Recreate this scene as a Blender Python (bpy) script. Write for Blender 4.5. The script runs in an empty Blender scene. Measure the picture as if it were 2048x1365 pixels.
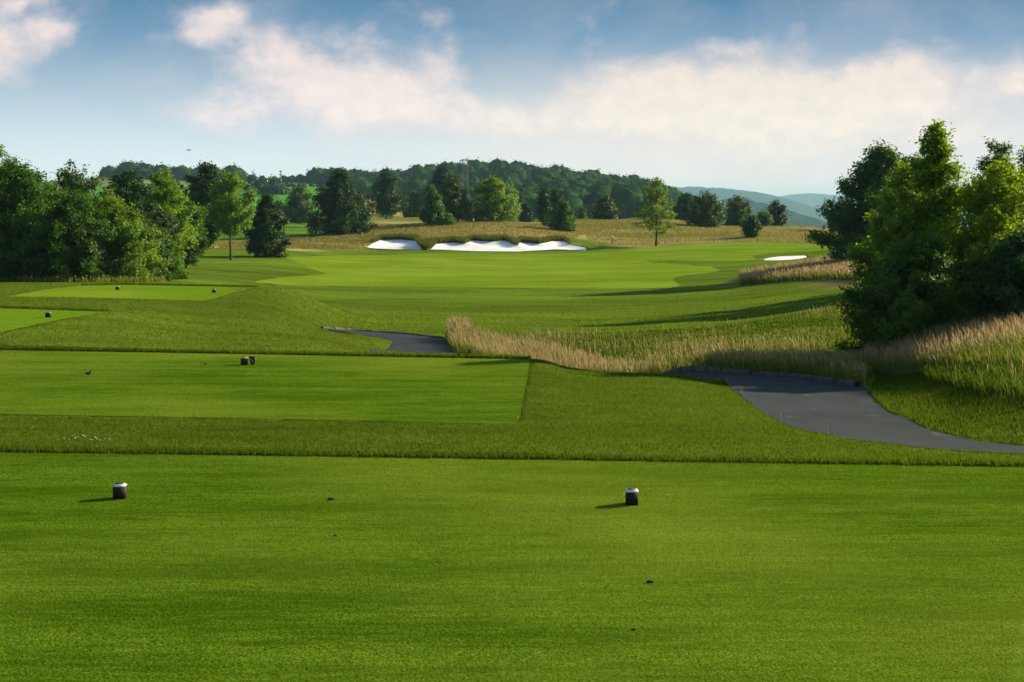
import bpy, math, numpy as np
from mathutils import Vector
from mathutils.geometry import delaunay_2d_cdt
R = math.radians
sc = bpy.context.scene
COL = sc.collection
# ------------------------------------------------------------------ camera
F = 2844.0; CX, CY = 1024.0, 682.5; HOR = 430.0; CAMH = 2.5
TH = math.atan((CY - HOR) / F)
cd = bpy.data.cameras.new("camera"); cam = bpy.data.objects.new("camera", cd); COL.objects.link(cam)
cd.sensor_width = 36.0; cd.lens = 36.0 * F / 2048.0
cam.location = (0, 0, CAMH); cam.rotation_euler = (math.pi / 2 - TH, 0, 0)
cd.clip_start = 0.1; cd.clip_end = 60000
sc.camera = cam
EXPO = 1.0
vs = sc.view_settings
vs.view_transform = 'Standard'; vs.look = 'None'; vs.gamma = 1; vs.exposure = EXPO
sc.cycles.volume_bounces = 0; sc.cycles.max_bounces = 6; sc.cycles.transparent_max_bounces = 6
sc.cycles.diffuse_bounces = 3; sc.cycles.transmission_bounces = 4
sc.cycles.volume_step_rate = 1.0
sc.cycles.use_denoising = True; sc.cycles.denoiser = 'OPENIMAGEDENOISE'; sc.cycles.denoising_input_passes = 'RGB_ALBEDO_NORMAL'; sc.cycles.denoising_prefilter = 'ACCURATE'
# ------------------------------------------------------------------ sun
SUN_EL = 22.0; SUN_AZ = 61.0      # azimuth clockwise from +Y
sd = bpy.data.lights.new("sun", 'SUN'); sun = bpy.data.objects.new("sun", sd); COL.objects.link(sun)
sd.energy = 5.0; sd.angle = R(0.55); sd.color = (1.0, 0.85, 0.56)
sv = Vector((math.sin(R(SUN_AZ)) * math.cos(R(SUN_EL)), math.cos(R(SUN_AZ)) * math.cos(R(SUN_EL)), math.sin(R(SUN_EL))))
sun.rotation_euler = sv.to_track_quat('Z', 'Y').to_euler()


def lin(c):
    return tuple(((v / 255 + .055) / 1.055) ** 2.4 if v > 10 else v / 255 / 12.92 for v in c) + (1,)


class NT:
    """small helper to write node trees"""
    def __init__(s, nt): s.nt = nt; nt.nodes.clear()
    def n(s, t, **k):
        nd = s.nt.nodes.new(t)
        for a, b in k.items(): setattr(nd, a, b)
        return nd
    def set(s, sock, v):
        if hasattr(v, 'is_output'): s.nt.links.new(v, sock)
        elif v is not None: sock.default_value = v
    def m(s, op, a, b=None, c=None, clamp=False):
        nd = s.n('ShaderNodeMath', operation=op, use_clamp=clamp)
        for i, v in enumerate((a, b, c)):
            if v is not None: s.set(nd.inputs[i], v)
        return nd.outputs[0]
    def mix(s, f, a, b, mode='MIX'):
        nd = s.n('ShaderNodeMix', data_type='RGBA', blend_type=mode)
        s.set(nd.inputs[0], f); s.set(nd.inputs[6], a); s.set(nd.inputs[7], b)
        return nd.outputs[2]
    def noise(s, vec, scale, detail=3, rough=.55, dist=0):
        nd = s.n('ShaderNodeTexNoise')
        if vec is not None: s.set(nd.inputs['Vector'], vec)
        nd.inputs['Scale'].default_value = scale; nd.inputs['Detail'].default_value = detail
        nd.inputs['Roughness'].default_value = rough; nd.inputs['Distortion'].default_value = dist
        return nd.outputs[0]
    def mapr(s, v, a, b, c=0., d=1., smooth=False):
        nd = s.n('ShaderNodeMapRange'); nd.clamp = True
        if smooth: nd.interpolation_type = 'SMOOTHSTEP'
        s.set(nd.inputs[0], v)
        for i, q in enumerate((a, b, c, d)): nd.inputs[i + 1].default_value = q
        return nd.outputs[0]
    def ramp(s, f, stops):
        nd = s.n('ShaderNodeValToRGB'); e = nd.color_ramp.elements
        while len(e) < len(stops): e.new(0.5)
        for q, (p, c) in zip(e, stops): q.position = p; q.color = c
        s.set(nd.inputs[0], f); return nd.outputs[0]
    def scale(s, vec, v):
        nd = s.n('ShaderNodeMapping'); s.set(nd.inputs[0], vec); nd.inputs['Scale'].default_value = v
        return nd.outputs[0]


# ------------------------------------------------------------------ world
w = bpy.data.worlds.new("World"); sc.world = w; w.use_nodes = True
T = NT(w.node_tree)
tc = T.n('ShaderNodeTexCoord'); sep = T.n('ShaderNodeSeparateXYZ'); T.nt.links.new(tc.outputs['Generated'], sep.inputs[0])
X, Y, Z = sep.outputs
az = T.m('ARCTAN2', X, Y); el = T.m('ARCSINE', Z)
ax = T.m('MULTIPLY_ADD', az, F, 1024.0)      # azimuth and elevation in 1/2844 rad steps
ay = T.m('MULTIPLY_ADD', el, -F, HOR)
cmb = T.n('ShaderNodeCombineXYZ'); T.set(cmb.inputs[0], ax); T.set(cmb.inputs[1], ay)
S0 = T.scale(cmb.outputs[0], (.001, .0013, .001))
warpn = T.n('ShaderNodeTexNoise'); T.set(warpn.inputs[0], S0); warpn.inputs['Scale'].default_value = 5; warpn.inputs['Detail'].default_value = 4
vm = T.n('ShaderNodeVectorMath', operation='MULTIPLY_ADD')
T.set(vm.inputs[0], warpn.outputs[1]); vm.inputs[1].default_value = (150, 120, 0); 
vm2 = T.n('ShaderNodeVectorMath', operation='SUBTRACT'); T.set(vm2.inputs[0], cmb.outputs[0]); vm2.inputs[1].default_value = (75, 60, 0)
T.set(vm.inputs[2], vm2.outputs[0])
sp2 = T.n('ShaderNodeSeparateXYZ'); T.set(sp2.inputs[0], vm.outputs[0]); wx, wy = sp2.outputs[0], sp2.outputs[1]


def blob(cx, cy, rx, ry, amp):
    a = T.m('POWER', T.m('MULTIPLY', T.m('SUBTRACT', wx, cx), 1 / rx), 2.0)
    b = T.m('POWER', T.m('MULTIPLY', T.m('SUBTRACT', wy, cy), 1 / ry), 2.0)
    return T.m('MULTIPLY', T.m('EXPONENT', T.m('MULTIPLY', T.m('ADD', a, b), -1.0)), amp)


def total(bl):
    s = None
    for b in bl:
        v = blob(*b); s = v if s is None else T.m('ADD', s, v)
    return s


cl = total([(20, 130, 120, 80, 1.0), (80, 25, 90, 36, .8), (150, 100, 60, 24, .6), (440, 58, 70, 36, .85), (400, 90, 60, 26, .6),
            (640, 150, 160, 60, 1.0), (770, 205, 170, 55, 1.0), (880, 120, 45, 45, .65), (440, 225, 70, 45, .5), (540, 110, 70, 40, .35),
            (860, 35, 40, 22, .5), (940, 8, 50, 14, .3), (600, 245, 220, 45, .4), (1020, 250, 160, 50, .65),
            (1340, 205, 190, 60, .85), (1440, 110, 40, 28, .5), (1560, 100, 90, 50, .3), (1500, 250, 380, 75, .85),
            (1760, 195, 230, 80, .85), (1990, 180, 50, 34, .55), (1210, 110, 60, 50, .15), (1700, 300, 500, 60, .35)])
fb = T.noise(S0, 7, 9, .58, .3)
fine = T.noise(S0, 26, 6, .6, .2)
dens = T.m('ADD', cl, T.m('ADD', T.m('MULTIPLY', T.m('SUBTRACT', fb, .5), 1.5), T.m('MULTIPLY', T.m('SUBTRACT', fine, .5), .5)))
veil = T.m('MULTIPLY', T.mapr(T.noise(S0, 3.2, 6, .6, .4), .42, .7), .3)
mask = T.m('MAXIMUM', T.mapr(dens, -.05, 1.1, 0, 1, True), veil)
grad = T.ramp(T.mapr(ay, 0, 430), [(0, lin((66, 120, 164))), (.22, lin((112, 152, 188))), (.45, lin((166, 188, 207))),
                                   (.66, lin((202, 216, 226))), (.85, lin((236, 236, 234))), (1, lin((255, 244, 232)))])
warm = total([(1480, 265, 640, 170, 1.15)])
warm = T.m('MINIMUM', warm, 1.0)
ccol = T.mix(warm, lin((255, 234, 228)), lin((255, 237, 218)))
ccol = T.mix(T.mapr(dens, .25, 1.1, .55, 0), ccol, lin((190, 188, 206)))
ccol = T.mix(T.mapr(fine, .3, .7, .25, 0), ccol, lin((176, 182, 200)))
low = T.mix(T.m('MULTIPLY', warm, .75), grad, lin((255, 232, 216)))
base = T.mix(T.mapr(ay, 60, 300), grad, low)
skyc = T.mix(mask, base, ccol)
sky = T.n('ShaderNodeTexSky', sky_type='NISHITA'); sky.sun_disc = False
sky.sun_elevation = R(SUN_EL); sky.sun_rotation = R(SUN_AZ); sky.air_density = 1.2; sky.dust_density = 1.0
SKYS = .07
hb = T.n('ShaderNodeVectorMath', operation='SCALE'); T.set(hb.inputs[0], skyc); T.set(hb.inputs['Scale'], T.mapr(ay, 120, 420, 1.0, 1.4))
gain = T.n('ShaderNodeVectorMath', operation='SCALE'); T.set(gain.inputs[0], hb.outputs[0]); gain.inputs['Scale'].default_value = 1.0 / SKYS / 2 ** EXPO
up = T.mapr(el, R(10), R(26), 0, 1, True)
fin = T.mix(up, gain.outputs[0], sky.outputs[0])
bg = T.n('ShaderNodeBackground'); T.set(bg.inputs[0], fin); bg.inputs[1].default_value = SKYS
T.nt.links.new(bg.outputs[0], T.n('ShaderNodeOutputWorld').inputs[0])


# ------------------------------------------------------------------ pixel <-> place helpers
def zat(py, D): return CAMH - D * math.tan(TH + math.atan((py - CY) / F))
def xat(px, D, z=0.0):
    return (px - CX) / F * (D * math.cos(TH) + (CAMH - z) * math.sin(TH))


# ------------------------------------------------------------------ terrain heights: columns of (distance, height); values over 60 are horizon offsets
TAB = {
 -400: [(20, -.38), (30, -.33), (33, -.18), (41, -.18), (48, -.33), (58, -.33), (66, -.4), (90, -.5), (150, 0), (300, 3), (450, 412.), (600, 385.), (800, 374.), (1100, 372.)],
 0:   [(15, 0), (20, -.38), (29.5, -.36), (31, -.3), (32.4, -.2), (41, -.18), (46, -.28), (48.5, -.35), (58, -.35), (61, -.42), (68, -.6), (80, -.8), (150, -.2), (300, 2.), (450, 412.), (600, 385.), (800, 374.), (1100, 372.)],
 220: [(15, 0), (20, -.38), (29.5, -.38), (31, -.38), (33, -.3), (38, -.26), (41, -.24), (47, -.36), (58, -.35), (61, -.45), (68, -.65), (80, -1), (110, -1.), (150, -.3), (300, 1.8), (450, 415.), (600, 388.), (800, 354.), (1100, 382.)],
 400: [(15, 0), (20, -.38), (29.5, -.4), (31, -.45), (40, -.53), (48, -.4), (56, -.35), (60, -.55), (80, -1.2), (100, -1.3), (113, -1.1), (130, -.7), (160, -.3), (250, .7), (350, 435.), (450, 418.), (600, 385.), (800, 364.), (1100, 385.)],
 520: [(15, 0), (20, -.38), (29.5, -.4), (31, -.47), (38, -.58), (48, -.6), (60, -.95), (75, -1.6), (88, -1.7), (113, -1.2), (130, -.8), (160, -.3), (250, .9), (350, 435.), (450, 417.), (600, 383.), (750, 362.), (1100, 385.)],
 640: [(15, 0), (20, -.38), (29.5, -.4), (31, -.5), (38, -.75), (48, -1.3), (60, -1.6), (75, -1.9), (88, -1.95), (113, -1.65), (130, -1.1), (148, -.7), (170, .05), (200, .3), (250, 1.), (320, 1.6), (350, 437.), (450, 420.), (600, 385.), (750, 364.), (1100, 385.)],
 760: [(15, 0), (20, -.38), (29.5, -.4), (31, -.6), (36, -1.05), (41, -1.42), (47, -1.48), (50, -1.5), (60, -1.75), (80, -2.1), (88, -2.05), (120, -1.8), (151, -1.25), (160, -.35), (168, .1), (190, .7), (220, 1.1), (250, 2.0), (290, 1.5), (400, 428.), (450, 422.), (550, 405.), (700, 380.), (800, 370.), (1100, 395.)],
 900: [(15, 0), (20, -.38), (29.5, -.4), (31, -.75), (36, -1.35), (41, -1.45), (46, -1.5), (50, -1.55), (60, -1.8), (80, -2.1), (88, -2.1), (120, -1.85), (151, -1.3), (160, -.35), (167, .25), (185, 1.0), (215, 1.2), (250, 1.6), (290, 1.), (380, -1), (450, 436.), (600, 405.), (700, 383.), (800, 359.), (1100, 395.)],
 1020:[(15, 0), (20, -.38), (29.5, -.4), (31, -.95), (35.5, -1.75), (40, -1.88), (42, -1.82), (46, -1.62), (50, -1.62), (60, -1.85), (80, -2.1), (88, -2.1), (120, -1.9), (151, -1.35), (160, -.4), (168, .3), (185, .95), (215, 1.1), (250, .8), (290, 0), (380, -2), (450, 437.), (600, 405.), (700, 378.), (800, 354.), (1100, 395.)],
 1180:[(15, 0), (20, -.38), (25, -.5), (28.9, -.62), (31, -1.2), (33.5, -1.8), (38, -1.9), (40, -1.8), (42.5, -1.62), (50, -1.65), (60, -1.9), (75, -2.), (88, -2.05), (120, -1.85), (150, -1.35), (160, -1.0), (175, -.2), (200, .6), (230, 1.9), (260, .9), (300, 0), (380, -2), (450, 439.), (600, 415.), (700, 397.), (800, 378.), (1100, 400.)],
 1300:[(14.8, 0), (20, -.38), (25, -.55), (28.5, -.64), (31, -1.35), (33.5, -1.7), (36.5, -1.68), (39, -1.5), (42, -1.45), (50, -1.6), (60, -1.8), (75, -1.95), (88, -1.98), (120, -1.8), (150, -1.25), (170, -.8), (185, -.1), (215, 1.6), (240, 2.0), (270, .6), (300, -1), (380, -3), (450, 443.), (600, 425.), (700, 410.), (800, 395.), (1100, 420.)],
 1380:[(14.7, 0), (20, -.4), (25, -.6), (28.5, -.70), (30.2, -1.05), (32, -1.2), (34.5, -1.2), (37, -1.2), (42, -1.3), (50, -1.55), (60, -1.72), (75, -1.85), (85, -1.85), (100, -1.75), (120, -1.65), (150, -1.1), (165, -.75), (185, -.1), (200, .4), (225, 1.1), (250, .6), (270, .2), (300, -2), (380, -6), (450, -8), (600, -8), (800, 414.), (1100, -10)],
 1450:[(14.6, 0), (20, -.42), (25, -.68), (28.5, -.88), (31, -1.0), (34, -1.02), (37, -1.05), (42, -1.2), (50, -1.5), (60, -1.65), (75, -1.75), (85, -1.75), (100, -1.6), (120, -1.45), (150, -1.0), (165, -.7), (200, .1), (240, .7), (270, 0.), (330, -6), (450, -14), (600, -18), (800, -25), (1100, -40)],
 1600:[(14.4, 0), (17, -.22), (20, -.46), (25, -.75), (28.5, -.9), (31, -.98), (34, -.98), (37, -1.0), (42, -1.05), (50, -1.2), (60, -1.3), (75, -1.3), (85, -1.2), (95, -1.1), (110, -1.1), (125, -1.15), (140, -1.0), (165, -.6), (200, .0), (240, .4), (270, -.5), (330, -8), (450, -18), (600, -25), (800, -35), (1100, -50)],
 1750:[(14.3, 0), (16.5, -.22), (20, -.46), (25, -.75), (28.5, -.82), (31, -.84), (34, -.8), (42, -.8), (50, -.85), (60, -.9), (75, -.85), (90, -.55), (110, -.4), (140, -.4), (200, .0), (240, .2), (270, -.5), (330, -8), (450, -18), (600, -25), (800, -35), (1100, -50)],
 1880:[(14.2, 0), (16.3, -.25), (19, -.42), (21, -.42), (25, -.42), (28.5, -.4), (31, -.36), (34, -.4), (42, -.4), (50, -.4), (60, -.4), (75, -.3), (90, -.1), (110, 0), (140, 0), (200, .4), (270, 0), (330, -8), (450, -18), (600, -25), (800, -35), (1100, -50)],
 2048:[(14.1, 0), (16.2, -.28), (17.6, -.34), (19, -.22), (21, -.1), (25, -.05), (28.5, .0), (31, .05), (34, .1), (50, .3), (90, .6), (140, .6), (200, .8), (270, .5), (330, -6), (450, -18), (600, -25), (800, -35), (1100, -50)],
 2400:[(14, 0), (16, -.3), (17.2, -.35), (19, -.1), (25, .3), (34, .5), (50, .8), (90, 1), (200, 1.), (300, 0), (450, -10), (800, -35), (1100, -50)],
}
LO, HI, NR = math.log(2), math.log(1300), 760
lr = np.linspace(LO, HI, NR)
ck = sorted(TAB); cols = np.arange(-400, 2401, 20.0)
cz = []
for c in ck:
    r = [(d, (zat(v, d) if v > 60 else v)) for d, v in TAB[c]]
    d0 = r[0][0]
    r = [(2, 0), (min(d0 - .3, 14.2 if d0 > 15 else d0 - .3), 0)] + r + [(1300, r[-1][1] - 15)] if d0 < 16 else [(2, 0), (15.1, 0)] + r + [(1300, r[-1][1] - 15)]
    cz.append(np.interp(lr, [math.log(d) for d, _ in r], [z for _, z in r]))
cz = np.array(cz)


def pchip_cols(ck, cz, cols):
    out = np.zeros((len(cols), cz.shape[1])); ck = np.array(ck, float)
    h = np.diff(ck)[:, None]; dl = np.diff(cz, axis=0) / h
    m = np.zeros_like(cz); m[0] = dl[0]; m[-1] = dl[-1]
    a, b = dl[:-1], dl[1:]
    with np.errstate(divide='ignore', invalid='ignore'):
        mm = np.where(a * b > 0, 2 * a * b / (a + b), 0)
    m[1:-1] = mm
    for i, c in enumerate(cols):
        k = int(np.clip(np.searchsorted(ck, c) - 1, 0, len(ck) - 2)); hh = ck[k + 1] - ck[k]; t = (c - ck[k]) / hh
        out[i] = (2*t**3 - 3*t**2 + 1) * cz[k] + (t**3 - 2*t**2 + t) * hh * m[k] + (-2*t**3 + 3*t**2) * cz[k + 1] + (t**3 - t**2) * hh * m[k + 1]
    return out


G = pchip_cols(ck, cz, cols)
def gauss(a, s, axis):
    n = int(3 * s); k = np.exp(-.5 * (np.arange(-n, n + 1) / s) ** 2); k /= k.sum()
    p = [(0, 0), (0, 0)]; p[axis] = (n, n)
    return np.apply_along_axis(lambda v: np.convolve(v, k, 'valid'), axis, np.pad(a, p, 'edge'))
G = gauss(G, 2.6, 1); G = gauss(G, 1.2, 0)


def vnoise(x, y, seed=0):
    """smooth value noise for numpy arrays"""
    xi = np.floor(x).astype(np.int64); yi = np.floor(y).astype(np.int64); fx = x - xi; fy = y - yi
    fx = fx * fx * (3 - 2 * fx); fy = fy * fy * (3 - 2 * fy)
    def h(a, b):
        n = (a * 374761393 + b * 668265263 + seed * 974711) & 0xffffffff
        n = ((n ^ (n >> 13)) * 1274126177) & 0xffffffff
        return ((n ^ (n >> 16)) & 0xffff) / 65535.0
    return (h(xi, yi) * (1 - fx) + h(xi + 1, yi) * fx) * (1 - fy) + (h(xi, yi + 1) * (1 - fx) + h(xi + 1, yi + 1) * fx) * fy - .5


def zbase(x, y):
    x = np.asarray(x, float); y = np.asarray(y, float)
    yy = np.maximum(y, 2.0)
    c = np.clip(CX + F * x / yy, -400, 2399.9); i = (c + 400) / 20; i0 = np.floor(i).astype(int); fi = i - i0; i1 = np.minimum(i0 + 1, len(cols) - 1)
    q = np.clip((np.log(yy) - LO) / (HI - LO) * (NR - 1), 0, NR - 1.001); q0 = q.astype(int); fq = q - q0
    z = (G[i0, q0] * (1 - fi) + G[i1, q0] * fi) * (1 - fq) + (G[i0, q0 + 1] * (1 - fi) + G[i1, q0 + 1] * fi) * fq
    k = np.clip((yy - 18) / 60, 0, 1)
    z = z + k * (.16 * vnoise(x / 9, y / 9) + .05 * vnoise(x / 3.1, y / 3.1, 3))
    k3 = np.clip((yy - 164) / 30, 0, 1); z = z + k3 * (1.1 * vnoise(x / 15, y / 17, 51) + .4 * vnoise(x / 6, y / 9, 52))
    k4 = np.clip((yy - 62) / 20, 0, 1); z = z + k4 * .3 * vnoise(x / 26 + .3, y / 22, 53)
    far = np.clip((yy - 230) / 300, 0, 1)
    return z + far * (1.6 * vnoise(x / 45, y / 45, 7))


def inpoly(x, y, poly):
    x = np.asarray(x, float); y = np.asarray(y, float); r = np.zeros(x.shape, bool); n = len(poly)
    for i in range(n):
        x1, y1 = poly[i]; x2, y2 = poly[(i + 1) % n]
        if y1 == y2: continue
        r ^= ((y1 > y) != (y2 > y)) & (x < (x2 - x1) * (y - y1) / (y2 - y1) + x1)
    return r


def pdist(x, y, poly, closed=True):
    d = np.full(np.shape(x), 1e9); n = len(poly)
    for i in range(n if closed else n - 1):
        x1, y1 = poly[i]; x2, y2 = poly[(i + 1) % n]; dx, dy = x2 - x1, y2 - y1
        t = np.clip(((x - x1) * dx + (y - y1) * dy) / (dx * dx + dy * dy + 1e-9), 0, 1)
        d = np.minimum(d, np.hypot(x - x1 - t * dx, y - y1 - t * dy))
    return d


def flat(px, py, z):     # where a sight line meets the level z
    D = (CAMH - z) / math.tan(TH + math.atan((py - CY) / F)); return (xat(px, D, z), D)


TEE1 = [(-60, -20), (60, -20), flat(2700, 944, 0), flat(2048, 934, 0), flat(1024, 917, 0), flat(0, 905, 0), flat(-900, 893, 0)]
TEES = [(TEE1, 0.0),
        ([flat(-700, 820, -.4), flat(0, 829, -.4), flat(520, 838, -.4), flat(1030, 849, -.4), flat(1040, 838, -.4), flat(1060, 724, -.4), flat(1056, 720, -.4), flat(500, 709, -.4), flat(0, 700.5, -.4), flat(-700, 688, -.4)], -.4),
        ([flat(-320, 722, -.18), flat(0, 666, -.18), flat(120, 640, -.18), flat(215, 624, -.18), flat(0, 617, -.18), flat(-500, 604, -.18)], -.18),
        ([flat(14, 594, -.35), flat(90, 580, -.35), flat(160, 572, -.35), flat(240, 570, -.35), flat(515, 575, -.35), flat(470, 585, -.35), flat(425, 599, -.35), flat(400, 602, -.35), flat(340, 600, -.35), flat(150, 595, -.35)], -.35)]


def zg(x, y):
    z = zbase(x, y)
    for (poly, tz), wid in reversed(list(zip(TEES, (.7, .8, 1.2, 5.0)))):
        xs = [p[0] for p in poly]; ys = [p[1] for p in poly]
        m = (x > min(xs) - 5) & (x < max(xs) + 5) & (y > min(ys) - 5) & (y < max(ys) + 5)
        if not np.any(m): continue
        ins = inpoly(x, y, poly); d = np.where(ins, 0, pdist(x, y, poly))
        k = np.clip(1 - d / wid, 0, 1); k = k * k * (3 - 2 * k); k = np.where(m, k, 0)
        z = z * (1 - k) + tz * k
    return z


def zg1(x, y): return float(zg(np.array([x]), np.array([y]))[0])


_DD = np.exp(np.linspace(math.log(6), math.log(1100), 2600))
def hit(px, py, dmin=6.0):
    """first meeting of a sight line with the modelled terrain"""
    D = _DD[_DD > dmin]; zr = CAMH - D * math.tan(TH + math.atan((py - CY) / F))
    x = (px - CX) / F * (D * math.cos(TH) + (CAMH - zr) * math.sin(TH))
    b = zr < zg(x, D); i = int(np.argmax(b)) if b.any() else len(D) - 1
    return (float(x[i]), float(D[i]))
def wp(p):
    """(px, py) on the terrain, or (px, distance, 'D'), or (px, py, dmin)"""
    if len(p) == 3 and p[2] == 'D': return (xat(p[0], p[1], -1), p[1])
    return hit(*p)
def wpoly(pts): return [wp(p) for p in pts]


PATH_NEAR = wpoly([(2500, 935), (2048, 909), (1880, 900), (1700, 880), (1600, 860), (1540, 835), (1490, 800), (1462, 777), (1440, 757), (1300, 32.0, 'D'), (1100, 34.8, 'D'), (950, 38.4, 'D'), (880, 40.2, 'D'), (800, 40.2, 'D'), (730, 40.0, 'D')])
PATH_FORK = wpoly([(745, 705, 36), (787, 684), (765, 677), (720, 669), (640, 658)])
PATH_FAR = wpoly([(640, 656), (700, 660), (800, 667), (892, 678)]) + wpoly([(899, 42.6, 'D'), (906, 40.8, 'D'), (1000, 39.9, 'D'), (1150, 36.9, 'D'), (1260, 35.2, 'D'), (1350, 743, 33), (1450, 747, 30.5), (1600, 757), (1735, 777), (1745, 800), (1775, 825), (1850, 858), (1950, 882), (2048, 894), (2500, 918)])
PATH = PATH_NEAR + PATH_FORK + PATH_FAR
FAIR = wpoly([(505, 567), (760, 572), (1000, 577), (1250, 578), (1368, 575), (1345, 563), (1350, 553), (1432, 545), (1440, 540), (1410, 532), (1280, 523),
              (1300, 520), (1420, 524), (1520, 521), (1500, 512), (1560, 506), (1640, 503), (1690, 494), (1560, 486), (1430, 487), (1300, 496), (1190, 507), (1040, 509), (900, 508), (780, 510), (660, 512), (560, 514),
              (600, 528), (656, 548), (640, 550), (525, 558)])
BUNK = wpoly([(730, 495), (746, 487), (763, 480), (800, 479), (833, 482), (837, 489), (846, 497), (862, 498), (873, 488), (905, 485), (930, 487.5), (945, 481), (985, 483), (1010, 481), (1035, 491), (1040, 484), (1080, 487.5),
              (1105, 482), (1128, 482), (1140, 490), (1173, 497), (1172, 501.5), (1110, 499.5), (1040, 503.5), (960, 503), (880, 500), (800, 499.5), (755, 498)])
BUNK2 = wpoly([(1522, 520.5), (1545, 514), (1600, 512), (1614, 512), (1612, 516), (1590, 519.5), (1545, 521.5)])
TRACK2 = wpoly([(640, 466), (730, 460), (750, 452), (775, 452), (760, 462), (700, 470)])
SHEETS = [p for p, _ in TEES] + [PATH, FAIR, BUNK, BUNK2]


# ------------------------------------------------------------------ mesh helpers
def tag(o, label=None, cat=None, group=None, kind=None):
    if label: o['label'] = label
    if cat: o['category'] = cat
    if group: o['group'] = group
    if kind: o['kind'] = kind
    return o


def mesh(name, V, Fc, mats, parent=None, smooth=False, mi=None):
    """V (n,3) array; Fc list of (m,k) index arrays (faces of k corners)"""
    V = np.asarray(V, np.float32).reshape(-1, 3)
    Fc = [np.asarray(f, np.int32) for f in (Fc if isinstance(Fc, list) else [Fc])]
    me = bpy.data.meshes.new(name)
    me.vertices.add(len(V)); me.vertices.foreach_set('co', V.ravel())
    tot = np.concatenate([np.full(len(f), f.shape[1], np.int32) for f in Fc]); idx = np.concatenate([f.ravel() for f in Fc])
    me.loops.add(len(idx)); me.loops.foreach_set('vertex_index', idx)
    me.polygons.add(len(tot)); st = np.zeros(len(tot), np.int32); st[1:] = np.cumsum(tot)[:-1]
    me.polygons.foreach_set('loop_start', st); me.polygons.foreach_set('loop_total', tot)
    if smooth: me.polygons.foreach_set('use_smooth', np.ones(len(tot), bool))
    for m in (mats if isinstance(mats, (list, tuple)) else [mats]): me.materials.append(m)
    if mi is not None: me.polygons.foreach_set('material_index', np.asarray(mi, np.int32))
    me.update(calc_edges=True); me.validate()
    o = bpy.data.objects.new(name, me); COL.objects.link(o)
    if parent: o.parent = parent
    return o


def empty(name, loc, rz=0):
    o = bpy.data.objects.new(name, None); COL.objects.link(o); o.location = loc; o.rotation_euler = (0, 0, rz); o.empty_display_size = .2
    return o


class MB:
    def __init__(s): s.v = []; s.f4 = []; s.f3 = []; s.n = 0
    def add(s, v, f):
        for q in f: (s.f4 if len(q) == 4 else s.f3).append([i + s.n for i in q])
        s.v += [tuple(p) for p in v]; s.n += len(v)
    def frustum(s, x0, x1, y0, y1, z0, X0, X1, Y0, Y1, z1, cap=True):
        v = [(x0, y0, z0), (x1, y0, z0), (x1, y1, z0), (x0, y1, z0), (X0, Y0, z1), (X1, Y0, z1), (X1, Y1, z1), (X0, Y1, z1)]
        f = [(0, 3, 2, 1), (0, 1, 5, 4), (1, 2, 6, 5), (2, 3, 7, 6), (3, 0, 4, 7)]
        if cap: f.append((4, 5, 6, 7))
        s.add(v, f)
    def box(s, x0, x1, y0, y1, z0, z1): s.frustum(x0, x1, y0, y1, z0, x0, x1, y0, y1, z1)
    def tube(s, pts, rad, k=6, cap=True):
        pts = [Vector(p) for p in pts]; rings = []
        for i, p in enumerate(pts):
            d = (pts[min(i + 1, len(pts) - 1)] - pts[max(i - 1, 0)]).normalized()
            a = d.cross(Vector((.31, .95, .1))).normalized(); b = d.cross(a)
            rings += [p + (a * math.cos(2 * math.pi * j / k) + b * math.sin(2 * math.pi * j / k)) * rad[i] for j in range(k)]
        f = [(i * k + j, i * k + (j + 1) % k, (i + 1) * k + (j + 1) % k, (i + 1) * k + j) for i in range(len(pts) - 1) for j in range(k)]
        c = len(rings); rings.append(pts[-1] + (pts[-1] - pts[-2]).normalized() * rad[-1] * .4)
        f += [((len(pts) - 1) * k + j, (len(pts) - 1) * k + (j + 1) % k, c) for j in range(k)]
        s.add(rings, f)
    def build(s, name, mat, parent=None, smooth=False):
        fc = [np.array(q) for q in (s.f4, s.f3) if q]
        return mesh(name, s.v, fc, mat, parent, smooth)


# ------------------------------------------------------------------ materials
def newmat(name):
    m = bpy.data.materials.new(name); m.use_nodes = True; return m, NT(m.node_tree)


def finish(t, col, rough=.9, bump=None, bstr=.3, bdist=.01, spec=.2, sheen=0):
    b = t.n('ShaderNodeBsdfPrincipled'); t.set(b.inputs['Base Color'], col); t.set(b.inputs['Roughness'], rough)
    b.inputs['Specular IOR Level'].default_value = spec
    if bump is not None:
        bn = t.n('ShaderNodeBump'); t.set(bn.inputs['Height'], bump); bn.inputs['Strength'].default_value = bstr; bn.inputs['Distance'].default_value = bdist
        t.set(b.inputs['Normal'], bn.outputs[0])
    t.nt.links.new(b.outputs[0], t.n('ShaderNodeOutputMaterial').inputs[0]); return b


def turf_mat(name, dark, mid, light, streak=(.35, 2.2, 1), fscale=55, bstr=.9, bd=.012, yellow=None, big=.9):
    m, t = newmat(name); g = t.n('ShaderNodeNewGeometry').outputs['Position']
    n1 = t.noise(t.scale(g, streak), big, 5, .62); n2 = t.noise(t.scale(g, (streak[0] * 4, streak[1] * 4, 1)), 1.7, 5, .65); n3 = t.noise(g, fscale, 3, .7); n4 = t.noise(g, .13, 3)
    a = t.m('ADD', t.m('MULTIPLY', n1, .5), t.m('MULTIPLY', n2, .5))
    c = t.mix(t.mapr(a, .41, .59), mid, light)
    c = t.mix(t.mapr(n3, .4, .62, .95, 0), c, dark)
    if yellow: c = t.mix(t.mapr(n4, .45, .7, 0, .7), c, yellow)
    finish(t, c, .95, n3, bstr, bd, .0); return m


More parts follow.
